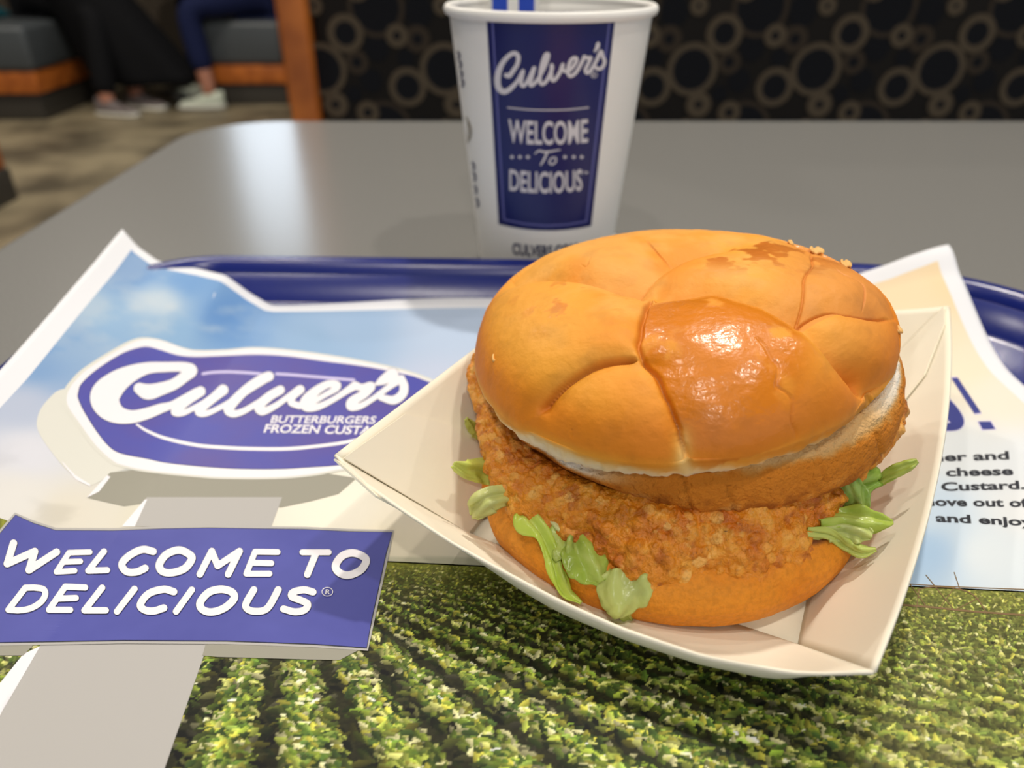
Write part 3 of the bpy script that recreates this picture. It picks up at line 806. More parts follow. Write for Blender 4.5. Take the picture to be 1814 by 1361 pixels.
PAN = [(-60, 1010), (0, 941), (27, 910), (60, 924), (100, 937), (200, 937.5), (290, 934), (370, 932.5), (460, 934), (540, 935), (620, 939), (698, 941), (689, 985), (676, 1045), (664, 1100), (652, 1155), (558, 1149), (400, 1143), (220, 1142), (132, 1143.5), (0, 1146), (-140, 1148), (-120, 1080)]
def inset(P, d):
    P = np.asarray(P, float); c = np.array([300, 1040.0]); out = []
    n = len(P)
    for i in range(n):
        t = P[(i + 1) % n] - P[i - 1]; t /= np.hypot(*t); nr = np.array([-t[1], t[0]])
        if nr @ (c - P[i]) < 0: nr = -nr
        out.append(P[i] + nr * d)
    return np.array(out)
for nm, d, mt, lift in (('panel_border_print', 0, 'ink_palegrey', .00034), ('panel_outline_print', 4.2, 'ink_black', .00040), ('panel_face_print', 5.6, 'ink_blue', .00046)):
    fl_ = Flat(); fl_.poly(inset(PAN, d), 36, 4.0, c=(300, 1040)); fl_.build(nm, M[mt], pm, on_paper, lift)
LET = [([(25.4, 966), (14.3, 1002.5), (62.8, 980.5), (52.9, 1013.6), (101.4, 981.6)], 13, 0, 0),
       ([(160, 981.6), (123.5, 982.7), (101.4, 1016.9), (133.4, 1014.7)], 10, 0, 0), ([(112.5, 999.2), (143.3, 998.1)], 10, 0, 0),
       ([(185.2, 980.5), (157.7, 1014.7), (190.7, 1013.6)], 11, 0, 0),
       ([(272.3, 980.5), (253.6, 977), (231.5, 987), (217.2, 1002.5), (224.9, 1015.9), (242.6, 1016.9), (258, 1010.3)], 13, 1, 0),
       ([(335, 984.8), (317.5, 978), (295.5, 986), (283.4, 1003.6), (288.9, 1015.9), (306.5, 1018), (328.6, 1010.3), (340.7, 993.6)], 13.5, 1, 1),
       ([(355, 1021), (376, 980), (386.5, 1006), (425, 980), (405, 1021)], 12, 0, 0),
       ([(492.3, 981.6), (452.6, 981), (437.2, 1020), (478, 1020)], 10.5, 0, 0), ([(445, 1000.6), (481.3, 1001.4)], 10.5, 0, 0),
       ([(536.4, 982), (582.7, 982)], 10.5, 0, 0), ([(560.7, 982.7), (545, 1021.4)], 12, 0, 0),
       ([(643, 989), (624.6, 983), (606, 989), (595, 1005.8), (601.4, 1018), (618, 1022.5), (639, 1013.7), (649, 998)], 13.5, 1, 1),
       ([(62, 1044.5), (46.3, 1045), (16.5, 1084), (33, 1085.2)], 11, 0, 0), ([(33, 1085.2), (48, 1083.5), (62, 1078.5), (75, 1069), (81.5, 1057), (78, 1047.5), (62, 1044.5)], 11, 1, 0),
       ([(152, 1044.4), (116.9, 1043), (88.2, 1084), (125.7, 1084)], 11, 0, 0), ([(103, 1064.3), (135.6, 1063)], 11, 0, 0),
       ([(182, 1045), (151, 1085), (188.5, 1085)], 11.5, 0, 0), ([(239.3, 1047), (208.5, 1087)], 11.5, 0, 0),
       ([(308.7, 1052), (291, 1047.6), (264.6, 1055.4), (250, 1074), (256.8, 1084), (273.4, 1086), (291, 1080.8)], 13, 1, 0),
       ([(340.7, 1048.5), (313, 1087)], 11.5, 0, 0),
       ([(412, 1053), (393, 1047.5), (371, 1053), (356, 1070), (358.5, 1082.5), (375, 1088), (398, 1081), (415, 1065)], 13.5, 1, 1),
       ([(450.4, 1048.5), (437, 1072), (438.5, 1082), (450.4, 1086.5), (468, 1085), (479, 1075.4), (493.5, 1048.5)], 12.5, 1, 0),
       ([(555, 1052.5), (538.6, 1048.5), (519.8, 1053), (518, 1061), (532, 1066.5), (545.3, 1073.5), (540.3, 1084), (523, 1087.5), (503, 1082.5)], 12.5, 1, 0)]
for mat_, ex, lift, nm in ((M['ink_dark'], 1.6, .00056, 'panel_letter_outline'), (M['ink_white'], 0, .00066, 'panel_lettering')):
    fl_ = Flat()
    for p, w, cu, cl_ in LET: fl_.stroke(p, w + ex, 8, bool(cl_), bool(cu))
    if not ex:
        a = np.linspace(0, 2 * np.pi, 20, endpoint=False)
        fl_.stroke(np.stack([580.5 + 9.6 * np.cos(a), 1052 + 7.6 * np.sin(a)], 1), 1.3, 2, True)
        add_text(fl_, 'R', (576.5, 1056), (585, 1056), (1.2, -8.5), .02)
    fl_.build(nm, mat_, pm, on_paper, lift)
# message on the right
fl_ = Flat()
upv = (-2.0, -15.0)
add_text(fl_, 'her and', (1652, 818.5), (1788, 814.5), upv, .030)
add_text(fl_, 'cheese', (1676, 844.8), (1795, 842), upv, .030)
add_text(fl_, 'Custard.', (1668, 870.5), (1816, 867), upv, .030)
add_text(fl_, 'move out of', (1628, 896.5), (1822, 899), upv, .030)
add_text(fl_, 'and enjoy', (1658, 925), (1832, 933), upv, .030)
fl_.build('message_lettering', M['ink_black'], pm, on_paper, .00020)
for nm, mt, ex, lift in (('headline_outline', 'ink_lav', 2.2, .00016), ('headline_lettering', 'ink_navy', 0, .00022)):
    fl_ = Flat()
    for q in ([(1684.7, 670.6), (1696.4, 670), (1737.6, 732), (1725.8, 733.6)], [(1732.9, 748), (1754, 747.7), (1762.7, 761), (1740.4, 762)]):
        q = np.array(q); c = q.mean(0); d = q - c; q = q + d / np.hypot(d[:, 0], d[:, 1])[:, None] * ex
        fl_.poly(q, 4)
    fl_.stroke([(1655, 690), (1672, 712), (1688, 735), (1697, 750), (1685, 757), (1655, 757)], np.array([14, 20, 26, 20, 14, 13]) + ex, 8)
    fl_.build(nm, M[mt], pm, on_paper, lift)
fl_ = Flat()
fl_.stroke([(1560, 1070), (1640, 1076), (1720, 1084), (1830, 1092)], 3.4)
fl_.stroke([(1625, 1046), (1650, 1041), (1690, 1043), (1725, 1056), (1748, 1088)], 2.2)
for a_, b2_ in (((1640, 1020), (1690, 1082)), ((1690, 1042), (1665, 1078)), ((1600, 1020), (1640, 1075)), ((1735, 1060), (1690, 1082)), ((1628, 1046), (1622, 1085)), ((1690, 1015), (1700, 1045))): fl_.stroke([a_, b2_], 1.6, 6, False, False)
fl_.stroke([(1610, 1036), (1700, 1041), (1830, 1046)], 1.6)
fl_.build('irrigation_wheel_print', M['ink_brown'], pm, on_paper, .00018)

# ------------------------------------------------------------------ paper cup behind the tray
CUPX, CUPY, CR0, CR1, CUPH = .0168, .372, .0325, .0443, .1195
def cup_r(z): return CR0 + (CR1 - CR0) * np.clip(z, -.01, .13) / CUPH
def on_cup(px, lift=0.0):
    d = rays(px)
    t = np.full(len(d), .29)
    for _ in range(60):
        p = CAM + d * t[:, None]
        rr = np.hypot(p[:, 0] - CUPX, p[:, 1] - CUPY) - cup_r(p[:, 2])
        t = t + np.clip(rr, -.02, .02) * .55
    p = CAM + d * t[:, None]
    v = p[:, :2] - np.array([CUPX, CUPY]); v /= np.hypot(v[:, 0], v[:, 1])[:, None]
    r = cup_r(p[:, 2]) + lift
    return np.stack([CUPX + v[:, 0] * r, CUPY + v[:, 1] * r, p[:, 2]], 1)
cup = empty('paper_cup', (CUPX, CUPY, 0)); tag(cup, 'tall white paper cup with navy blue panel standing behind the tray', 'cup')
zs = np.linspace(.0005, CUPH, 24)
body = [(.0001, .006), (CR0 - .003, .006), (CR0 - .0025, .0005)] + [(float(cup_r(z)), float(z)) for z in zs] + [(float(cup_r(z)) - .0006, float(z)) for z in zs[::-1]] + [(CR0 - .001, .008), (.0001, .008)]
lathe('cup_wall', body, M['cup'], cup, (CUPX, CUPY, 0), 96)
a = np.linspace(0, 2 * np.pi, 14)
lathe('rolled_rim', [(CR1 + .0006 + .0016 * math.cos(q), CUPH - .0004 + .0021 * math.sin(q)) for q in a], M['cup'], cup, (CUPX, CUPY, 0), 96)
lathe('drink', [(.0001, .098), (float(cup_r(.098)) - .0008, .098)], mat('dark_soda', (40, 22, 14), .1, .5), cup, (CUPX, CUPY, 0), 64)
def cup_patch(fl_, pts, rad=14): fl_.poly(pts, rad, 5.0)
fl_ = Flat()
nU, nV = 40, 50
def quad_grid(tl, tr, bl, br, sag=0, nU=40, nV=50):
    u, v = np.meshgrid(np.linspace(0, 1, nU), np.linspace(0, 1, nV), indexing='ij')
    tl, tr, bl, br = (np.array(q, float) for q in (tl, tr, bl, br))
    P = tl * ((1 - u) * (1 - v))[..., None] + tr * (u * (1 - v))[..., None] + bl * ((1 - u) * v)[..., None] + br * (u * v)[..., None]
    P[..., 1] += sag * v * 4 * u * (1 - u)
    return P.reshape(-1, 2)
pts = quad_grid((861.5, 20), (1091, 20), (883.5, 397), (1047, 400), 10)
mesh_obj('blue_panel', on_cup(pts, .00015), grid_faces(nU, nV), M['cup_blue'], cup)
fl_ = Flat(.7)
fl_.stroke([(872, 22), (893.5, 389), (930, 396.5), (966, 399.5), (1003, 398), (1038, 392), (1081, 22)], 3.2, 10, False, False)
fl_.build('border_line', M['cup_lav'], cup, on_cup, .00025)
sc3 = lambda a: [(860 + x / 7.24, 60 + y / 7.24) for x, y in a]
fl_ = Flat(.7)
fl_.stroke(sc3([(270, 530), (310, 535), (360, 470), (410, 390), (425, 300), (390, 250), (330, 262), (250, 335), (185, 450), (158, 580), (175, 690), (240, 742), (320, 705), (395, 630)]), [8, 8.5, 8, 7.5, 8, 8, 8, 8.5, 10, 11, 10.5, 9.5, 8.5, 7])
fl_.stroke(sc3([(395, 630), (440, 560), (485, 475), (470, 560), (460, 640), (495, 665), (550, 590), (625, 435), (600, 540), (575, 640), (605, 655), (680, 570), (760, 420), (805, 290), (795, 255), (760, 285), (720, 410), (700, 540), (705, 625), (745, 640), (800, 575), (850, 460), (855, 410)]), 6.4)
fl_.stroke(sc3([(850, 400), (845, 500), (850, 580), (885, 590), (950, 500), (990, 395), (985, 450), (1030, 480), (1095, 450), (1160, 360), (1160, 310), (1105, 325), (1060, 430), (1060, 510), (1095, 540), (1160, 490), (1230, 370), (1265, 290)]), 6.4)
fl_.stroke(sc3([(1265, 290), (1310, 310), (1345, 310), (1310, 390), (1280, 460), (1300, 500), (1350, 460), (1420, 340), (1475, 225), (1500, 290), (1525, 350), (1500, 420), (1450, 450), (1400, 425)]), 6.2)
fl_.stroke(sc3([(1440, 130), (1430, 170), (1395, 225)]), [7, 7, 3])
a = np.linspace(0, 2 * np.pi, 16, endpoint=False)
fl_.stroke(np.stack([1051.5 + 5.5 * np.cos(a), 132.5 + 5.0 * np.sin(a)], 1), 1.2, 2, True)
add_text(fl_, 'R', (1049, 135.5), (1054, 135.5), (0, -6), .02)
fl_.build('script_lettering', M['cup_ink'], cup, on_cup, .00030)
fl_ = Flat(.7)
fl_.stroke([(900, 190.5), (935, 194), (971, 195), (1007, 194), (1042, 190.5)], 2.2)
for x in (907.5, 921.5, 935.5, 1000.5, 1016, 1030): fl_.stroke([(x - .4, 278), (x + .4, 278)], 5.5, 2)
fl_.stroke([(948, 272), (955, 267), (968, 269), (992, 265)], [2, 3, 3.5, 2])
fl_.stroke([(970, 268), (965, 280), (958, 292)], [3, 3.5, 2.5])
fl_.stroke([(984, 279), (977, 280), (973, 288), (979, 291), (985, 285), (984, 279)], 2.6)
fl_.build('ornament_print', M['cup_ink'], cup, on_cup, .00030)
def arc_text(s, x0, x1, y, hgt, sag, mat_, nm, off=.03, lift=.0003, up=0):
    f_ = Flat(); add_text(f_, s, (x0, y), (x1, y), (up, -hgt), off)
    P = np.array(f_.v); u = (P[:, 0] - x0) / (x1 - x0); P[:, 1] += sag * 4 * u * (1 - u) - sag
    f_.v = [tuple(q) for q in P]
    return f_.build(nm, mat_, cup, on_cup, lift)
arc_text('WELCOME', 901, 1041, 255, 42, 4, M['cup_ink'], 'welcome_lettering', .018)
arc_text('DELICIOUS', 903, 1031, 341, 38, 5, M['cup_ink'], 'delicious_lettering', .018)
arc_text('TM', 1032, 1041, 308, 5, 0, M['cup_ink'], 'trademark_lettering', .01)
arc_text('CULVERS.COM', 908, 1022, 454, 20, 5, M['cup_navy'], 'address_lettering', .03)
fl_ = Flat(.7)
for y0, y1, x in ((92, 104, 812), (108, 120, 815), (126, 136, 817), (141, 153, 819)): fl_.stroke([(x, y0), (x + 3, (y0 + y1) / 2), (x + 1, y1)], 3.5, 5)
for y0, y1, x in ((288, 300, 838), (306, 320, 840), (330, 342, 842), (352, 366, 845)): fl_.stroke([(x, y0), (x + 3, (y0 + y1) / 2), (x + 2, y1)], 3.5, 5)
fl_.build('side_lettering', M['cup_navy'], cup, on_cup, .0003)
fl_ = Flat(.7); fl_.stroke([(827, 208), (834, 225), (835, 240), (829, 252)], 2.5); fl_.stroke([(829, 214), (831, 230), (830, 246)], 2.0); fl_.build('side_script', M['cup_tan'], cup, on_cup, .0003)
dr = at_y([(798, 15)], .372)[0]
lathe('water_drop', [(.0012 * math.sin(t) + 1e-5, .0012 * math.cos(t)) for t in np.linspace(0, math.pi, 9)], mat('water', (230, 235, 240), .05, .8), cup, (dr[0] + .001, dr[1] - .002, dr[2]), 14, True)
# striped wrapper standing in the cup
st = empty('straw_wrapper', (.0008, CUPY + .024, .1)); tag(st, 'white paper wrapper with two blue stripes standing inside the paper cup', 'wrapper')
def wrap_panel(name, x0, x1, y, m_, zt=.150):
    u, v = np.meshgrid(np.linspace(0, 1, 8), np.linspace(0, 1, 10), indexing='ij')
    V = np.stack([x0 + (x1 - x0) * u, y + .006 * v + .0006 * np.cos((x0 + (x1 - x0) * u) * 300), .0985 + (zt - .0985) * v], -1)
    return grid_obj(name, V, m_, st)
solidify(wrap_panel('wrapper_sleeve', -.0105, .0125, CUPY + .022, M['cup']), .0012, 1)
wrap_panel('blue_stripe', -.0092, -.0020, CUPY + .0207, M['straw_blue']); wrap_panel('blue_stripe', .0030, .0104, CUPY + .0207, M['straw_blue'])
# scrap of white wrapper beside the cup
sp = at_z([(1078, 424)], .006)[0]
u, v = np.meshgrid(np.linspace(-1, 1, 16), np.linspace(-1, 1, 10), indexing='ij')
Pw = np.stack([sp[0] + .009 * u, sp[1] + .008 * v, .0003 + .0075 * np.clip(1 - u * u, 0, 1) ** .5 * (.75 + .25 * np.cos(3 * v))], -1)
Pw[..., 2] += .0012 * (fbm(Pw, 300, 3, 4) + .8) * np.clip(1 - u * u, 0, 1)
o = grid_obj('paper_scrap', Pw, M['paper']); solidify(o, .0002, 1); tag(o, 'small crumpled white paper scrap on the table beside the cup', 'paper scrap')

# ------------------------------------------------------------------ paperboard food boat
BL, BF, BR = np.array([-.0422, .1502, .0400]), np.array([.0680, .0974, .0280]), np.array([.1458, .2348, .0400])
BB = BL + BR - BF; BB[2] = .040
CM = (BL + BR)[:2] / 2
E1 = (BF - BL)[:2]; E1 /= np.hypot(*E1); E2 = np.array([-E1[1], E1[0]])
BZ = .0052
HB1, HB2 = .043, .056
def base_c(s1_, s2_): 
    q = CM + E1 * HB1 * s1_ + E2 * HB2 * s2_
    return np.array([q[0], q[1], BZ])
corners = [(BL, base_c(-1, -1)), (BF, base_c(1, -1)), (BR, base_c(1, 1)), (BB, base_c(-1, 1))]
def rim_pt(i, s):
    A, B = corners[i][0], corners[(i + 1) % 4][0]
    p = A + (B - A) * s
    out = np.array([(B - A)[1], -(B - A)[0]]); out /= np.hypot(*out)
    bow = (.004, .0052, .003, .0015)[i] * 4 * s * (1 - s)
    p = p.copy(); p[:2] += out * bow
    if i == 0: p[2] = np.interp(s, [0, .06, .14, .27, .37, .5, .61, .75, .89, .94, 1], [.0400, .0355, .0324, .0281, .0257, .0225, .0207, .0202, .0227, .0247, .028])
    else: p[2] -= (.0, .0015, .012, .002)[i] * 4 * s * (1 - s)
    return p
def wall_pt(i, s, t, off=0.0):
    a_, b_ = corners[i][1], corners[(i + 1) % 4][1]
    lo_ = a_ + (b_ - a_) * s; hi_ = rim_pt(i, s)
    p = lo_ + (hi_ - lo_) * t
    if i == 0:                                   # the front wall is pushed out low down and stands up at its edge
        k_ = 1 - (1 - t) ** 1.9; p[:2] = lo_[:2] + (hi_ - lo_)[:2] * (t + (k_ - t) * float(smooth(.12, .5, s) * smooth(1.0, .85, s)))
    A, B = corners[i][0], corners[(i + 1) % 4][0]
    out = np.array([(B - A)[1], -(B - A)[0]]); out /= np.hypot(*out)
    p[:2] += out * (.0012 * math.sin(math.pi * t) * 4 * s * (1 - s) + off)
    return p
boat = empty('paper_food_boat', (CM[0], CM[1], BZ)); tag(boat, 'white paperboard food boat with pointed corners holding the chicken sandwich', 'food tray')
NS, NT = 48, 18
for i, nm in enumerate(('side_wall', 'side_wall', 'side_wall', 'side_wall')):
    V = np.array([[wall_pt(i, s, t) for t in np.linspace(0, 1, NT)] for s in np.linspace(0, 1, NS)])
    o = grid_obj(nm, V, M['board'], boat); solidify(o, .0007, 1)
V = np.array([[corners[0][1] * (1 - u) * (1 - v) + corners[1][1] * u * (1 - v) + corners[2][1] * u * v + corners[3][1] * (1 - u) * v for v in np.linspace(0, 1, 8)] for u in np.linspace(0, 1, 8)])
solidify(grid_obj('boat_floor', V, M['board'], boat), .0004, -1)
def flap(i, st_pts, off):
    fl_ = [wall_pt(i, s, t, off) for s, t in st_pts]
    n_ = len(fl_); c_ = np.mean(fl_, 0)
    o = mesh_obj('corner_flap', np.array(fl_ + [c_]), [(k, (k + 1) % n_, n_) for k in range(n_)], M['board'], boat, sm=False)
    solidify(o, .0005, 0)
flap(1, [(.78, .05), (.72, .45), (.80, .80), (.93, .985), (1.0, .985), (1.0, .05)], -.0009)
flap(3, [(.80, .05), (.74, .5), (.84, .95), (1.0, .97), (1.0, .05)], -.0009)
flap(0, [(.0, .985), (.10, .985), (.18, .6), (.16, .1), (0, .05)], .0016)

# ------------------------------------------------------------------ chicken sandwich
sw = empty('chicken_sandwich', (.043, .18, BZ)); tag(sw, 'crispy chicken sandwich on a glossy pinwheel bun with shredded lettuce', 'sandwich')
# --- bun crown: fitted dome with pinwheel petals
cxb, cyb, z0b, hb_, hlow, R0, tx, ty, pw_, rb_, c2_, s2_, c3_, s3_ = .0437, .1892, .0492, .0244, .0054, .0564, .0866, -.0304, .6106, .9324, -.0005, -.0034, .037, .0134
na, nt1 = 820, 290
A = np.linspace(0, 2 * np.pi, na, endpoint=False)
Ra = R0 * (1 + c2_ * np.cos(2 * A) + s2_ * np.sin(2 * A) + c3_ * np.cos(3 * A) + s3_ * np.sin(3 * A))
ts = np.linspace(0, 1, nt1) ** .85 * np.pi / 2
rho = np.maximum(np.cos(ts), 0) ** pw_; rho[-1] = 1e-4; zz = np.sin(ts) * hb_
lowr = [(.15, -1.0), (.55, -1.0), (.80, -.98), (.88, -1.0), (.905, -1.02), (.925, -1.03), (rb_ + .006, -.98), (.952, -.85), (.967, -.65), (.980, -.42), (.991, -.2)]
rho = np.concatenate([[r for r, z in lowr], rho]); zz = np.concatenate([[z * hlow for r, z in lowr], zz])
X = Ra[:, None] * np.cos(A)[:, None] * rho[None]; Y = Ra[:, None] * np.sin(A)[:, None] * rho[None]
Zrel = np.broadcast_to(zz[None], X.shape).copy()
Z = z0b + Zrel + tx * X + ty * Y
P = np.stack([X + cxb, Y + cyb, Z], -1)
def normals(P, close=True):
    du = np.roll(P, -1, 0) - np.roll(P, 1, 0) if close else np.gradient(P, axis=0)
    dv = np.gradient(P, axis=1)
    n_ = np.cross(du, dv); l = np.linalg.norm(n_, axis=-1, keepdims=True)
    return n_ / np.maximum(l, 1e-12)
N = normals(P); N[:, -1] = (0, 0, 1)
SEAMS = {  # pixel traces; (points, groove depth mm, groove width mm, step mm on the under side, which side is under: +1 right of travel / -1 left, step length mm)
    's1': ([(1157, 499), (1144, 523), (1142, 537), (1135, 559), (1133, 581), (1128, 596), (1133, 612), (1137.5, 627), (1151, 640), (1164, 656), (1173, 682), (1177, 695), (1186, 711), (1195, 740), (1204, 762), (1208, 788), (1215, 806), (1224, 846)], 1.5, 1.3, 1.0, -1, 9),
    's2': ([(1133, 622), (1102, 623), (1069, 629), (1043, 639), (1018, 654), (994, 671), (974, 691), (955, 716), (944, 738)], 1.3, 1.3, 1.5, -1, 10),
    's3': ([(905, 499), (939, 485), (974, 480.5), (1029.5, 481.6), (1084.6, 485), (1113, 489), (1150, 497)], .9, 1.2, 3.2, -1, 9),
    's4': ([(1135, 492), (1122, 487), (1140, 477), (1164, 464), (1195, 452), (1220, 443), (1264, 435), (1308, 430)], 1.1, 1.2, 2.4, -1, 9),
    's5': ([(1157, 505), (1173, 508), (1220, 507), (1253, 502.5), (1286, 506), (1319, 515), (1352, 523.5), (1385, 537), (1412, 552), (1427, 563), (1447, 583), (1473.6, 609.5), (1495.6, 638), (1515.5, 664.6), (1533, 691), (1540, 716)], 1.2, 1.2, 2.9, -1, 7),
    's6': ([(1429, 556), (1432, 545), (1451.5, 540), (1484.6, 539), (1507, 545.5), (1540, 553), (1564, 557.7), (1584, 566)], 1.1, 1.1, 1.2, -1, 6),
    's7': ([(1441, 440), (1441, 452), (1443, 464), (1427, 484), (1429.5, 510), (1429.5, 532), (1427, 554)], .7, .7, .3, 1, 5),
    'c1': ([(1335, 590), (1357, 612), (1365.5, 634), (1379, 649), (1377.7, 671), (1376, 685), (1401, 700), (1405, 726), (1403, 748), (1412, 766), (1412, 785)], .45, .6, .1, 1, 3),
    'c2': ([(1480, 470), (1500, 485), (1528, 500), (1537, 520), (1540, 545)], .45, .5, .2, 1, 3),
    'c3': ([(1005, 755), (1008, 768), (1009, 785)], .4, .4, 0, 1, 2),
    'c4': ([(1140, 420), (1165, 434), (1190, 446)], .5, .6, .3, 1, 3),
    'c5': ([(1025, 456), (1036, 458), (1046, 448)], .4, .5, .0, 1, 3),
}
pxP = to_px(P)
facing = ((CAM - P) * N).sum(-1) > 0
vis = facing & (Zrel > -.9 * hlow)
vi = np.argwhere(vis); vpx = pxP[vis]; vP = P[vis]
disp = np.zeros(P.shape[:2]); dmin = np.full(P.shape[:2], 1.0)
seamdark = np.zeros(P.shape[:2]); dseam = {}
for nm, (pts, dep, wid, step, side, slen) in SEAMS.items():
    c = catmull(pts, 8)
    c3 = np.array([vP[np.argmin((vpx[:, 0] - q[0]) ** 2 + (vpx[:, 1] - q[1]) ** 2)] for q in c])
    c3 = np.stack([np.convolve(np.pad(c3[:, k], 3, mode='edge'), np.ones(7) / 7, 'valid') for k in range(3)], 1)
    tpx = np.gradient(c, axis=0)
    fade = np.minimum(1, np.minimum(np.arange(len(c)) / 6.0 + .25, (len(c) - 1 - np.arange(len(c))) / 8.0 + .15))
    lo_, hi_ = c.min(0) - 300, c.max(0) + 300
    up = (Zrel > -hlow) & facing & (pxP[..., 0] > lo_[0]) & (pxP[..., 0] < hi_[0]) & (pxP[..., 1] > lo_[1]) & (pxP[..., 1] < hi_[1])
    Pu = P[up]; pu = pxP[up]
    best = np.full(len(Pu), 9.0); num = np.zeros(len(Pu)); den = np.zeros(len(Pu)); fdn = np.zeros(len(Pu))
    for j in range(len(c3) - 1):
        ab = c3[j + 1] - c3[j]; l2 = (ab * ab).sum() + 1e-14
        tt = np.clip(((Pu - c3[j]) @ ab) / l2, 0, 1)
        d = ((Pu - c3[j] - tt[:, None] * ab) ** 2).sum(1)
        np.minimum(best, d, out=best)
        mx_, my_ = (c[j] + c[j + 1]) / 2
        vx, vy = pu[:, 0] - mx_, pu[:, 1] - my_
        wj = 1.0 / (d * 1e6 + .04) ** 2
        num += wj * (tpx[j, 0] * vy - tpx[j, 1] * vx) / (np.hypot(vx, vy) + 1.5) / np.hypot(*tpx[j]); den += wj; fdn += wj * fade[j]
    d = np.sqrt(best) * 1000
    sg = num / den * side; fd = fdn / den
    step = step * 1.8
    under_w = smooth(-.35, .35, sg)
    # crisp overlap: a narrow crease, a rounded shoulder on the upper petal, the lower petal dips and swells back
    groove = -(dep * .9) * np.exp(-(d / (wid * .42)) ** 2) * fd
    shoulder = -(.50 * step + .35 * dep) * np.exp(-(d / 2.6) ** 1.3) * (1 - under_w) * fd
    under = -step * np.exp(-(d / slen) ** 1.5) * under_w * fd
    over = 0
    tmp = disp[up]; tmp += groove + under + shoulder; disp[up] = tmp
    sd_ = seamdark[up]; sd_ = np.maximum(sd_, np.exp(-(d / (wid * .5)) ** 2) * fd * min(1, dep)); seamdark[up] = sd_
    ds_ = np.full(P.shape[:2], 99.0); ds_[up] = d; dseam[nm] = ds_
    if not nm.startswith('c'):
        tmp = dmin[up]; dmin[up] = np.minimum(tmp, d / 1000)
pillow = .9 * (1 - np.exp(-dmin * 1000 / 8.0)) - .9
disp += pillow * smooth(-.2, .3, Zrel / hb_)
disp += .5 * fbm(P, 45, 3, 2) + .07 * fbm(P, 500, 3, 9)
facing = ((CAM - P) * N).sum(-1) > 0
lowm = smooth(.05, -.6, Zrel / hlow)
disp += lowm * .55 * fbm(P, 420, 4, 21)
P2 = P + N * (disp / 1000)[..., None]
# colours
def inpoly(px, poly):
    poly = np.asarray(poly, float); x, y = px[..., 0], px[..., 1]; c = np.zeros(x.shape, bool)
    j = len(poly) - 1
    for i in range(len(poly)):
        xi, yi = poly[i]; xj, yj = poly[j]
        c ^= ((yi > y) != (yj > y)) & (x < (xj - xi) * (y - yi) / (yj - yi + 1e-12) + xi); j = i
    return c
front = inpoly(pxP, [(1150, 500), (1220, 507), (1286, 505), (1352, 523), (1412, 551), (1473, 609), (1533, 691), (1545, 730), (1224, 850), (1208, 790), (1177, 695), (1137, 627), (1133, 580)]) & facing
rback = inpoly(pxP, [(1122, 487), (1195, 452), (1308, 425), (1470, 425), (1600, 560), (1500, 545), (1427, 560), (1352, 523), (1286, 505), (1220, 507), (1157, 503)]) & facing
left = inpoly(pxP, [(840, 520), (940, 484), (1084, 485), (1150, 500), (1133, 580), (1130, 622), (1043, 639), (960, 710), (840, 720)]) & facing
n1 = fbm(P, 70, 4, 31); n2 = fbm(P, 170, 4, 41); n3 = fbm(P, 30, 3, 51)
col = np.broadcast_to(np.array([231., 158, 48]), P.shape).copy()
def blend(col, c2, w): return col * (1 - w[..., None]) + np.array(c2, float) * w[..., None]
col = blend(col, (226, 136, 26), smooth(-.2, .7, n3) * .7)
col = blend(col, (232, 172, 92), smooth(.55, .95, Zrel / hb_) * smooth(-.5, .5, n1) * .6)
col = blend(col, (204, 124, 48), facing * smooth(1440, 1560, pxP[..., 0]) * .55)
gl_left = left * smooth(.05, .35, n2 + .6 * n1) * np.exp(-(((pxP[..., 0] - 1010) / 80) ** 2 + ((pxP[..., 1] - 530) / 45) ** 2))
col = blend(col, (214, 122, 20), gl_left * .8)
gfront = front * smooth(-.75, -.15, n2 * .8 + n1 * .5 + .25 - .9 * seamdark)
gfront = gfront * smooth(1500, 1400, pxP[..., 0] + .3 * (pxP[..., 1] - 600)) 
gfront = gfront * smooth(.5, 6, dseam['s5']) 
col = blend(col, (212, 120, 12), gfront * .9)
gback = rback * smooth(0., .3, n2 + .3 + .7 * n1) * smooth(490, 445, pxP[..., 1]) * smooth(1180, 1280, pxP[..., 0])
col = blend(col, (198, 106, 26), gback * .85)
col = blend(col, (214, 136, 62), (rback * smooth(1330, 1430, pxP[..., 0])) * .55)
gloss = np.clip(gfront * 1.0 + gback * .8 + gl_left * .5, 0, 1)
zr = Zrel / hb_
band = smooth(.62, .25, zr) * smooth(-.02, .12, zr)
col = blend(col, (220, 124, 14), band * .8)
rgt = smooth(-.3, .6, np.cos(A + .5))[:, None]
col = blend(col, (240, 222, 184), smooth(.05, -.12, zr + .05 * n1 + .13 * rgt) * (1 - .35 * rgt))
col = blend(col, (236, 224, 200), smooth(-.10, -.2, zr + .06 * rgt))
col = blend(col, (236, 200, 130), np.exp(-((pxP[..., 0] - 1212) / 16) ** 2) * smooth(735, 800, pxP[..., 1]) * facing * .8)
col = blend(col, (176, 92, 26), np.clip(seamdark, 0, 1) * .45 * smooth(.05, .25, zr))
gloss = gloss * smooth(.02, .18, zr)
grid_obj('bun_crown', P2, M['crust'], sw, close_u=True, col=lin(np.clip(col, 0, 255)), extra={'gloss': gloss})
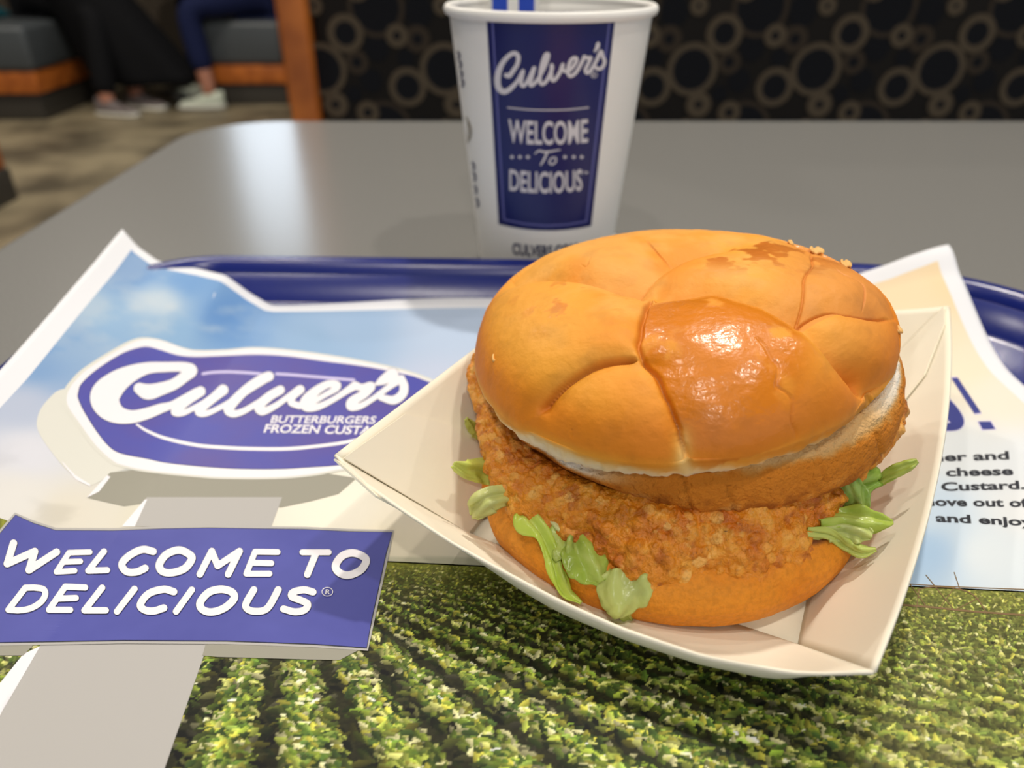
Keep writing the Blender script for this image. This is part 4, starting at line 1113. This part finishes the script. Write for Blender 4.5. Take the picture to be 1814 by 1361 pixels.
# flakes of crust
for fx, fy, w_, h_, yd in ((1452, 431, 14, 4.5, .0), (1502, 462, 10, 5, 0), (1596, 582, 6, 3, 0), (1402, 427, 4, 2, 0), (876, 634, 4, 3, 0)):
    k = np.argmin((vpx[:, 0] - fx) ** 2 + (vpx[:, 1] - fy) ** 2); c = vP[k]; s_ = .2 / FPX
    u, v = np.meshgrid(np.linspace(-1, 1, 8), np.linspace(-1, 1, 6), indexing='ij')
    Pf = np.stack([c[0] + u * w_ * s_ * (1 - .3 * v * v), c[1] + v * .0012, c[2] - .0002 + h_ * s_ * (.4 * u * u + .6 * v) + .0003 * np.sin(5 * u)], -1)
    o = grid_obj('crust_flake', Pf, M['crust'], sw, col=np.broadcast_to(lin((228, 178, 104)), (48, 3)), extra={'gloss': np.zeros(48)}); solidify(o, .0005, 0)

def polar(pts, c, a, key):
    """periodic interpolation of traced (x, y, z) rim points around c"""
    P_ = np.array(pts); v = P_[:, :2] - np.array(c)
    an = np.arctan2(v[:, 1], v[:, 0]); val = np.hypot(v[:, 0], v[:, 1]) if key == 'r' else P_[:, 2]
    o = np.argsort(an); an, val = an[o], val[o]
    an = np.concatenate([an - 2 * np.pi, an, an + 2 * np.pi]); val = np.concatenate([val] * 3)
    return np.interp((a + np.pi) % (2 * np.pi) - np.pi, an, val)
def smooth_per(x, k):
    ker = np.hanning(k + 2)[1:-1]; ker /= ker.sum()
    return np.convolve(np.concatenate([x[-k:], x, x[:k]]), ker, 'same')[k:-k]
# --- lower slab of the crown (cut bread edge showing under the dome)
lc = (.0445, .1800)
lp = [at_z([(x, y)], z)[0] for x, y, z in [(925, 785, .036), (960, 806, .036), (1010, 838, .035), (1065, 864, .034), (1150, 893, .033), (1240, 912, .0325), (1300, 913, .0325), (1400, 897, .033), (1480, 875, .034), (1560, 820, .036), (1590, 765, .038), (1587, 690, .0425)]]
lp += [np.array([.098, .205, .044]), np.array([.08, .230, .044]), np.array([.045, .238, .042]), np.array([.01, .222, .039]), np.array([-.004, .190, .037])]
na2 = 420
A2 = np.linspace(0, 2 * np.pi, na2, endpoint=False)
Rl = smooth_per(polar(lp, lc, A2, 'r'), 15); Zl = smooth_per(polar(lp, lc, A2, 'z'), 25)
# thickness of the brown side: strong at front right, thin at left
rightness = smooth(-.05, .6, np.cos(A2 + .75)); farright = smooth(.80, .99, np.cos(A2 + .05))
th_ = .0036 + .0078 * rightness
prof_ = [(.10, -.2, 0), (.6, -.2, 0), (.90, -.1, 0), (.965, -.02, 0), (.99, .04, 0), (1.0, .15, 0), (1.004, .3, 0), (1.004, .45, 0), (1.0, .6, 0), (.994, .75, 0), (.980, .90, 0), (.965, 1.0, 1), (.945, 1.1, 1), (.92, 1.17, 1), (.88, 1.22, 1), (.80, 1.25, 1), (.70, 1.25, 1), (.3, 1.25, 1)]
pr = np.array(prof_); kk = np.linspace(0, len(pr) - 1, 110)
pr2 = np.stack([np.interp(kk, np.arange(len(pr)), pr[:, k]) for k in range(3)], 1)
X = lc[0] + Rl[:, None] * pr2[None, :, 0] * np.cos(A2)[:, None]; Y = lc[1] + Rl[:, None] * pr2[None, :, 0] * np.sin(A2)[:, None]
Z = Zl[:, None] + th_[:, None] * pr2[None, :, 1]
P = np.stack([X, Y, Z], -1); N = normals(P)
h_ = np.broadcast_to(pr2[None, :, 1], X.shape); rn = np.broadcast_to(rightness[:, None], X.shape)
crumbm = np.clip(smooth(1.0, 1.12, h_) + (1 - rn) * smooth(.25, .6, h_), 0, 1); fr_ = np.broadcast_to(farright[:, None], X.shape); crumbm = crumbm * np.maximum(1 - rn, np.maximum(fr_, .12))
P2 = P + N * ((.35 * fbm(P, 150, 3, 61) + (.12 + .5 * crumbm) * fbm(P, 620, 4, 63)) / 1000)[..., None]
# vertical cracks
pxl = to_px(P)
for cx_, y0_, y1_ in ((1210, 850, 912), (1290, 865, 912), (1448, 795, 850), (1555, 772, 815)):
    P2 -= N * (.9e-3 * np.exp(-((pxl[..., 0] - cx_ - (pxl[..., 1] - y0_) * .25) / 3.0) ** 2) * (pxl[..., 1] > y0_ - 6) * (pxl[..., 1] < y1_ + 6))[..., None]
col = np.broadcast_to(np.array([204., 124, 36]), P.shape).copy()
q = fbm(P, 260, 4, 71)
col = blend(col, (150, 82, 24), smooth(-.1, .5, q) * .75 * smooth(.7, .0, h_))
col = blend(col, (214, 160, 96), smooth(.1, .7, -q) * .5 * smooth(.5, .1, h_))
col = blend(col, (206, 160, 98), smooth(.90, 1.10, h_ + .08 * q))
col = blend(col, (236, 228, 214), crumbm)
grid_obj('crown_underside', P2, M['crumb'], sw, close_u=True, col=lin(np.clip(col, 0, 255)))

# --- breaded chicken
pc = (.043, .176)
pp = [at_z([(x, y)], z)[0] for x, y, z in [(833, 650, .036), (832, 700, .034), (845, 745, .032), (852, 795, .030), (880, 870, .026), (960, 932, .023), (1040, 962, .022), (1090, 1015, .0185), (1115, 1036, .018), (1170, 1045, .018), (1250, 1026, .019), (1340, 1036, .019), (1385, 1008, .020), (1412, 985, .021), (1430, 940, .0235), (1480, 880, .0285), (1540, 825, .033), (1597, 772, .0355), (1600, 735, .037)]]
pp += [np.array([.098, .200, .037]), np.array([.078, .228, .036]), np.array([.045, .234, .036]), np.array([.012, .224, .036])]
na3 = 880
A3 = np.linspace(0, 2 * np.pi, na3, endpoint=False)
Rp = smooth_per(polar(pp, pc, A3, 'r'), 9); Zp = smooth_per(polar(pp, pc, A3, 'z'), 21)
frontw = smooth(.2, .9, -np.sin(A3)); Rp = Rp + .0030 * frontw
Zp = Zp + .0020 - .0050 * frontw                                       # traced points are the lower edge
kk = np.linspace(0, 1, 250)
# cross-section: centre top -> over the edge -> underneath
rr_ = np.interp(kk, [0, .25, .45, .62, .72, .78, .82, .86, .92, 1], [.02, .55, .80, .93, .985, 1.0, .99, .96, .85, .02])
ht_ = np.interp(kk, [0, .25, .45, .62, .72, .78, .82, .86, .92, 1], [1, 1, .92, .62, .28, 0, -.22, -.35, -.42, -.45])
ker = np.hanning(23); ker /= ker.sum()
rr_ = np.convolve(np.pad(rr_, 11, mode='edge'), ker, 'valid'); ht_ = np.convolve(np.pad(ht_, 11, mode='edge'), ker, 'valid')
ztop = .0345
up_h = np.maximum(ztop - Zp, .004)
Zc = Zp[:, None] + np.where(ht_[None] > 0, ht_[None] * up_h[:, None], ht_[None] * .009)
zc_bot = .024
Zc = np.where(kk[None] > .84, Zc * (1 - smooth(.84, .95, kk)[None] * .8) + (zc_bot + .002) * smooth(.84, .95, kk)[None] * .8, Zc)
X = pc[0] + Rp[:, None] * rr_[None] * np.cos(A3)[:, None]; Y = pc[1] + Rp[:, None] * rr_[None] * np.sin(A3)[:, None]
P = np.stack([X, Y, Zc], -1); N = -normals(P)
if (N[:, 20, 2].mean()) < 0: N = -N
shell = np.broadcast_to((kk > .3)[None], X.shape)
d0 = .9 * fbm(P, 120, 3, 81) + .40 * fbm(P, 420, 3, 83) + .55 * (1 - 2 * np.abs(fbm(P, 330, 3, 85))) * .6
seeds = np.argwhere((kk > .42) & (kk < .88)).ravel()
nb = 3600
si = rng.integers(0, na3, nb); sj = rng.choice(seeds, nb)
cen = P[si, sj]; rad_ = (.00045 + .0013 * rng.random(nb) ** 3.0); hgt = rad_ * (.30 + .35 * rng.random(nb))
bumps = np.zeros(P.shape[:2]); tone = np.zeros(P.shape[:2])
for q in range(nb):
    lo_ = max(0, sj[q] - 22); hi_ = min(len(kk), sj[q] + 23)
    ii = (np.arange(si[q] - 14, si[q] + 15)) % na3
    sub = P[ii][:, lo_:hi_]
    d2 = ((sub - cen[q]) ** 2).sum(-1) / rad_[q] ** 2
    hb2 = np.sqrt(np.clip(1 - d2, 0, 1)) * hgt[q] * 1000
    cur = bumps[ii][:, lo_:hi_]
    m_ = hb2 > cur
    blk = bumps[np.ix_(ii, np.arange(lo_, hi_))]; blk[m_] = hb2[m_]; bumps[np.ix_(ii, np.arange(lo_, hi_))] = blk
    tk = tone[np.ix_(ii, np.arange(lo_, hi_))]; tk[m_] = rng.normal() * .5; tone[np.ix_(ii, np.arange(lo_, hi_))] = tk
P2 = P + N * ((d0 + bumps * 1.0) / 1000)[..., None]
col = np.broadcast_to(np.array([218., 136, 28]), P.shape).copy()
q1 = fbm(P, 90, 4, 91); q2 = fbm(P, 330, 4, 93)
col = blend(col, (190, 96, 12), smooth(.05, .7, q1) * .7)
col = blend(col, (226, 150, 40), smooth(.1, .8, -q1) * .7)
col = blend(col, (232, 170, 72), smooth(.35, .9, q2) * .6)
col = blend(col, (150, 70, 8), smooth(.3, .8, -q2) * .5)
col = blend(col, (236, 184, 104), np.clip(tone, 0, 1) * (bumps > .25) * .7)
col = blend(col, (186, 98, 20), np.clip(-tone, 0, 1) * (bumps > .25) * .5)
specks = vnoise(P, 1500, 5) > .93
col[specks] *= .45
grid_obj('chicken_patty', P2, M['breading'], sw, close_u=True, flip=True, col=lin(np.clip(col, 0, 255)))

# --- bun heel
hc = (.0425, .1755)
hp = [at_z([(x, y)], z)[0] for x, y, z in [(872, 900, .018), (890, 950, .0135), (912, 990, .0115), (960, 1038, .0105), (1040, 1073, .0100), (1120, 1099, .0095), (1220, 1107, .0095), (1330, 1093, .0098), (1400, 1064, .0105), (1450, 1020, .014), (1490, 985, .022)]]
hp += [np.array([.089, .160, .02]), np.array([.088, .190, .02]), np.array([.065, .218, .02]), np.array([.04, .223, .02]), np.array([.012, .212, .02]), np.array([-.004, .185, .02])]
na4 = 300
A4 = np.linspace(0, 2 * np.pi, na4, endpoint=False)
Rh = smooth_per(polar(hp, hc, A4, 'r'), 31)
Rh = np.minimum(Rh + .0016 + .0016 * smooth(.3, 1, -np.sin(A4)), .0530)
prh = np.array([(.02, .0058), (.60, .0058), (.78, .0060), (.87, .0066), (.935, .0080), (.97, .0102), (.99, .0130), (1.0, .0152), (.995, .0172), (.975, .0192), (.945, .0208), (.90, .0222), (.84, .0230), (.5, .0228), (.02, .0226)])
kk = np.linspace(0, len(prh) - 1, 120)
ph2 = np.stack([np.interp(kk, np.arange(len(prh)), prh[:, k]) for k in range(2)], 1)
X = hc[0] + Rh[:, None] * ph2[None, :, 0] * np.cos(A4)[:, None]; Y = hc[1] + Rh[:, None] * ph2[None, :, 0] * np.sin(A4)[:, None]
tiltz = .0025 * smooth(.4, 1, np.cos(A4 + .6))
Z = np.broadcast_to(ph2[None, :, 1], X.shape) + tiltz[:, None] * smooth(.010, .022, ph2[:, 1])[None]
P = np.stack([X, Y, Z], -1); N = normals(P)
P2 = P + N * ((.35 * fbm(P, 80, 3, 101) + .06 * fbm(P, 700, 3, 103)) / 1000)[..., None]
col = np.broadcast_to(np.array([222., 140, 34]), P.shape).copy()
q1 = fbm(P, 60, 4, 111)
col = blend(col, (212, 122, 20), smooth(0, .8, q1) * .6)
col = blend(col, (222, 150, 62), smooth(.2, .9, -q1) * .4)
rside = smooth(.80, .97, np.cos(A4 + .55))
top_ = smooth(12.2, 12.7, kk[None] + 2.2 * rside[:, None])
q2 = fbm(P, 200, 4, 113)
col = blend(col, (96, 48, 18), top_ * .9); col = blend(col, (150, 86, 34), top_ * smooth(0, .6, q2) * .8)
grid_obj('bun_heel', P2, M['heel'], sw, close_u=True, col=lin(np.clip(col, 0, 255)))

# --- shredded lettuce
from mathutils.bvhtree import BVHTree
HEEL = BVHTree.FromPolygons([tuple(v) for v in P2.reshape(-1, 3)], [tuple(int(i) for i in f) for f in grid_faces(na4, len(kk), True)])
def leaf(pts, widths, tint, wave=.5, fr=3.0, cup=.3, seed=0, vein=True):
    """pts: (px, py, distance from the camera along y), widths in pixels; a curved ribbon with wavy edges"""
    r_ = np.random.default_rng(seed)
    pw3 = []
    for x, y, yd in pts:                       # rest on the outside of the heel where it would be inside
        d_ = rays([(x, y)])[0]; k_ = yd / d_[1]
        hit = HEEL.ray_cast(Vector(CAM), Vector(d_).normalized())
        if hit[0] is not None: k_ = min(k_, (hit[3] - .0018) / np.linalg.norm(d_))
        pw3.append(CAM + d_ * k_)
    pw3 = np.array(pw3)
    C3 = catmull(np.concatenate([pw3, np.array(widths, float)[:, None]], 1), 10)
    c3, w = C3[:, :3], C3[:, 3]
    t = np.gradient(c3, axis=0); t /= np.linalg.norm(t, axis=1, keepdims=True)
    view = c3 - CAM; dep = view @ FWD; view = view / np.linalg.norm(view, axis=1, keepdims=True)
    tw = r_.normal() * .35
    sidev = np.cross(t, view); sidev /= np.linalg.norm(sidev, axis=1, keepdims=True)
    nrm = np.cross(sidev, t)
    nv = 15; v = np.linspace(-1, 1, nv); nu = len(c3); u = np.linspace(0, 1, nu)
    hw = (w * 1.12 * dep / FPX / 2)[:, None]
    ph = r_.random() * 6
    edge_w = 1 + .06 * np.sin(u * 9 + ph)[:, None] * np.abs(v)[None] + .02 * np.sin(u * 31 + ph)[:, None] * np.abs(v)[None] ** 3
    off = hw * v[None] * edge_w
    lift = np.minimum(hw, .0032) * (.22 * np.sin(v[None] * 5 + ph + 3 * u[:, None]) + .18 * np.sin(u[:, None] * 19 + 4 * v[None] + ph) * np.abs(v[None]) + cup * (v[None] ** 2) + wave * np.sin(u[:, None] * fr * 2 * np.pi + ph + 1.2 * v[None]) * (.15 + .85 * np.abs(v[None])) * .6 + .12 * np.sin(v[None] * 9 + u[:, None] * 7))
    cs, sn = math.cos(tw), math.sin(tw)
    V = c3[:, None] + sidev[:, None] * (off * cs - lift * sn)[..., None] + nrm[:, None] * (off * sn * .6 + lift * cs)[..., None]
    base = np.array(tint, float)
    pale = np.array([218, 226, 136.])
    base = base * .72 + np.array([232, 240, 150]) * .28
    g = np.broadcast_to(base, V.shape).copy()
    nz = fbm(V, 150, 3, seed)
    g = blend(g, pale, np.clip(.35 + .5 * nz - .45 * np.abs(v)[None], 0, 1) * .7)
    g = blend(g, base * .88, smooth(.1, .7, -nz) * .6)
    if vein:
        g = blend(g, (222, 232, 150), np.exp(-((v[None] + .1 * np.sin(u[:, None] * 6)) / .07) ** 2) * .6)
        br = np.exp(-(((u[:, None] * 5 - np.abs(v)[None] * .8) % 1 - .5) / .07) ** 2)
        g = blend(g, (214, 228, 130), br * .18)
    o = grid_obj('lettuce_shred', V, M['lettuce'], sw, col=lin(np.clip(g, 0, 255)))
    solidify(o, .00035, 0)
GR, PG, WH, DG = (192, 222, 62), (220, 230, 112), (240, 240, 196), (140, 192, 56)
leaf([(885, 842, .168), (858, 836, .163), (830, 833, .159), (803, 824, .157)], [40, 38, 30, 10], PG, .35, 1.2, .3, 1)
leaf([(925, 880, .158), (895, 878, .150), (865, 888, .147), (846, 908, .147), (838, 918, .148)], [30, 36, 44, 40, 14], (212, 214, 140), .25, 1.0, .35, 2)
leaf([(925, 893, .150), (905, 905, .148)], [30, 26], DG, .3, 1, .3, 22)
leaf([(935, 905, .150), (940, 918, .144), (962, 945, .1405), (983, 985, .1365), (996, 1022, .1325), (1008, 1050, .1295), (1030, 1068, .1275)], [30, 56, 46, 44, 36, 22, 8], GR, .5, 1.6, .35, 3)
leaf([(962, 910, .148), (978, 925, .143), (998, 940, .140)], [20, 40, 26], WH, .3, 1, .3, 4, False)
leaf([(985, 935, .143), (990, 960, .139), (1000, 990, .136)], [44, 50, 30], (186, 208, 92), .5, 1.2, .3, 5)
leaf([(1010, 940, .1425), (1030, 975, .1375), (1052, 1005, .1335), (1068, 1030, .1305)], [40, 78, 74, 26], (158, 190, 58), .25, 1.2, .3, 6)
leaf([(1095, 1008, .1335), (1100, 1035, .1290), (1118, 1062, .1262), (1130, 1082, .1250)], [40, 78, 92, 60], (204, 216, 128), .3, 1.4, .3, 7)
leaf([(1085, 1068, .1290), (1100, 1085, .1270), (1118, 1100, .1262)], [34, 30, 10], (188, 208, 96), .3, 1, .3, 8)
leaf([(850, 770, .186), (838, 757, .182), (826, 742, .180)], [26, 18, 6], PG, .3, 1, .2, 9)
# right side
leaf([(1440, 885, .150), (1480, 868, .150), (1520, 855, .152), (1558, 840, .155)], [50, 62, 66, 40], DG, .4, 1.5, .35, 10)
leaf([(1500, 855, .148), (1520, 885, .1465), (1530, 905, .146)], [40, 40, 18], (132, 176, 70), .4, 1.3, .3, 11)
leaf([(1555, 856, .155), (1580, 838, .153), (1606, 826, .152), (1625, 816, .152)], [14, 20, 18, 6], (184, 206, 84), .3, 1, .3, 12)
leaf([(1450, 925, .146), (1490, 915, .143), (1530, 918, .1415), (1560, 922, .141), (1582, 924, .141)], [40, 40, 42, 34, 8], (170, 200, 64), .4, 1.4, .3, 13)
leaf([(1465, 945, .144), (1495, 940, .1405), (1525, 942, .139), (1545, 950, .138)], [26, 36, 38, 14], (206, 220, 140), .4, 1.2, .3, 14)
leaf([(1430, 945, .144), (1470, 950, .141), (1500, 968, .138), (1525, 978, .136), (1552, 974, .136)], [20, 24, 26, 20, 5], (190, 208, 100), .3, 1, .3, 15)
# loose crumbs on the boat floor
for k, (x, y, r) in enumerate(((888, 970, .0009), (897, 968, .0006))):
    c = at_z([(x, y)], BZ + .001)[0]
    th = np.linspace(0, math.pi, 8)
    a_ = np.linspace(0, 2 * np.pi, 12, endpoint=False)
    Vc = np.stack([np.stack([c[0] + r * 1.5 * np.sin(th) * math.cos(q), c[1] + r * np.sin(th) * math.sin(q), BZ + r + r * np.cos(th)], -1) for q in a_])
    Vc += (.3 * r * fbm(Vc, 900, 2, k))[..., None]
    o = grid_obj('breading_crumb', Vc, M['breading'], None, close_u=True, flip=True, col=np.broadcast_to(lin((206, 124, 40)), (96, 3)))
    tag(o, ('larger' if k == 0 else 'smaller') + ' orange breading crumb lying in the boat left of the bun', 'crumb', 'breading crumbs in the boat')
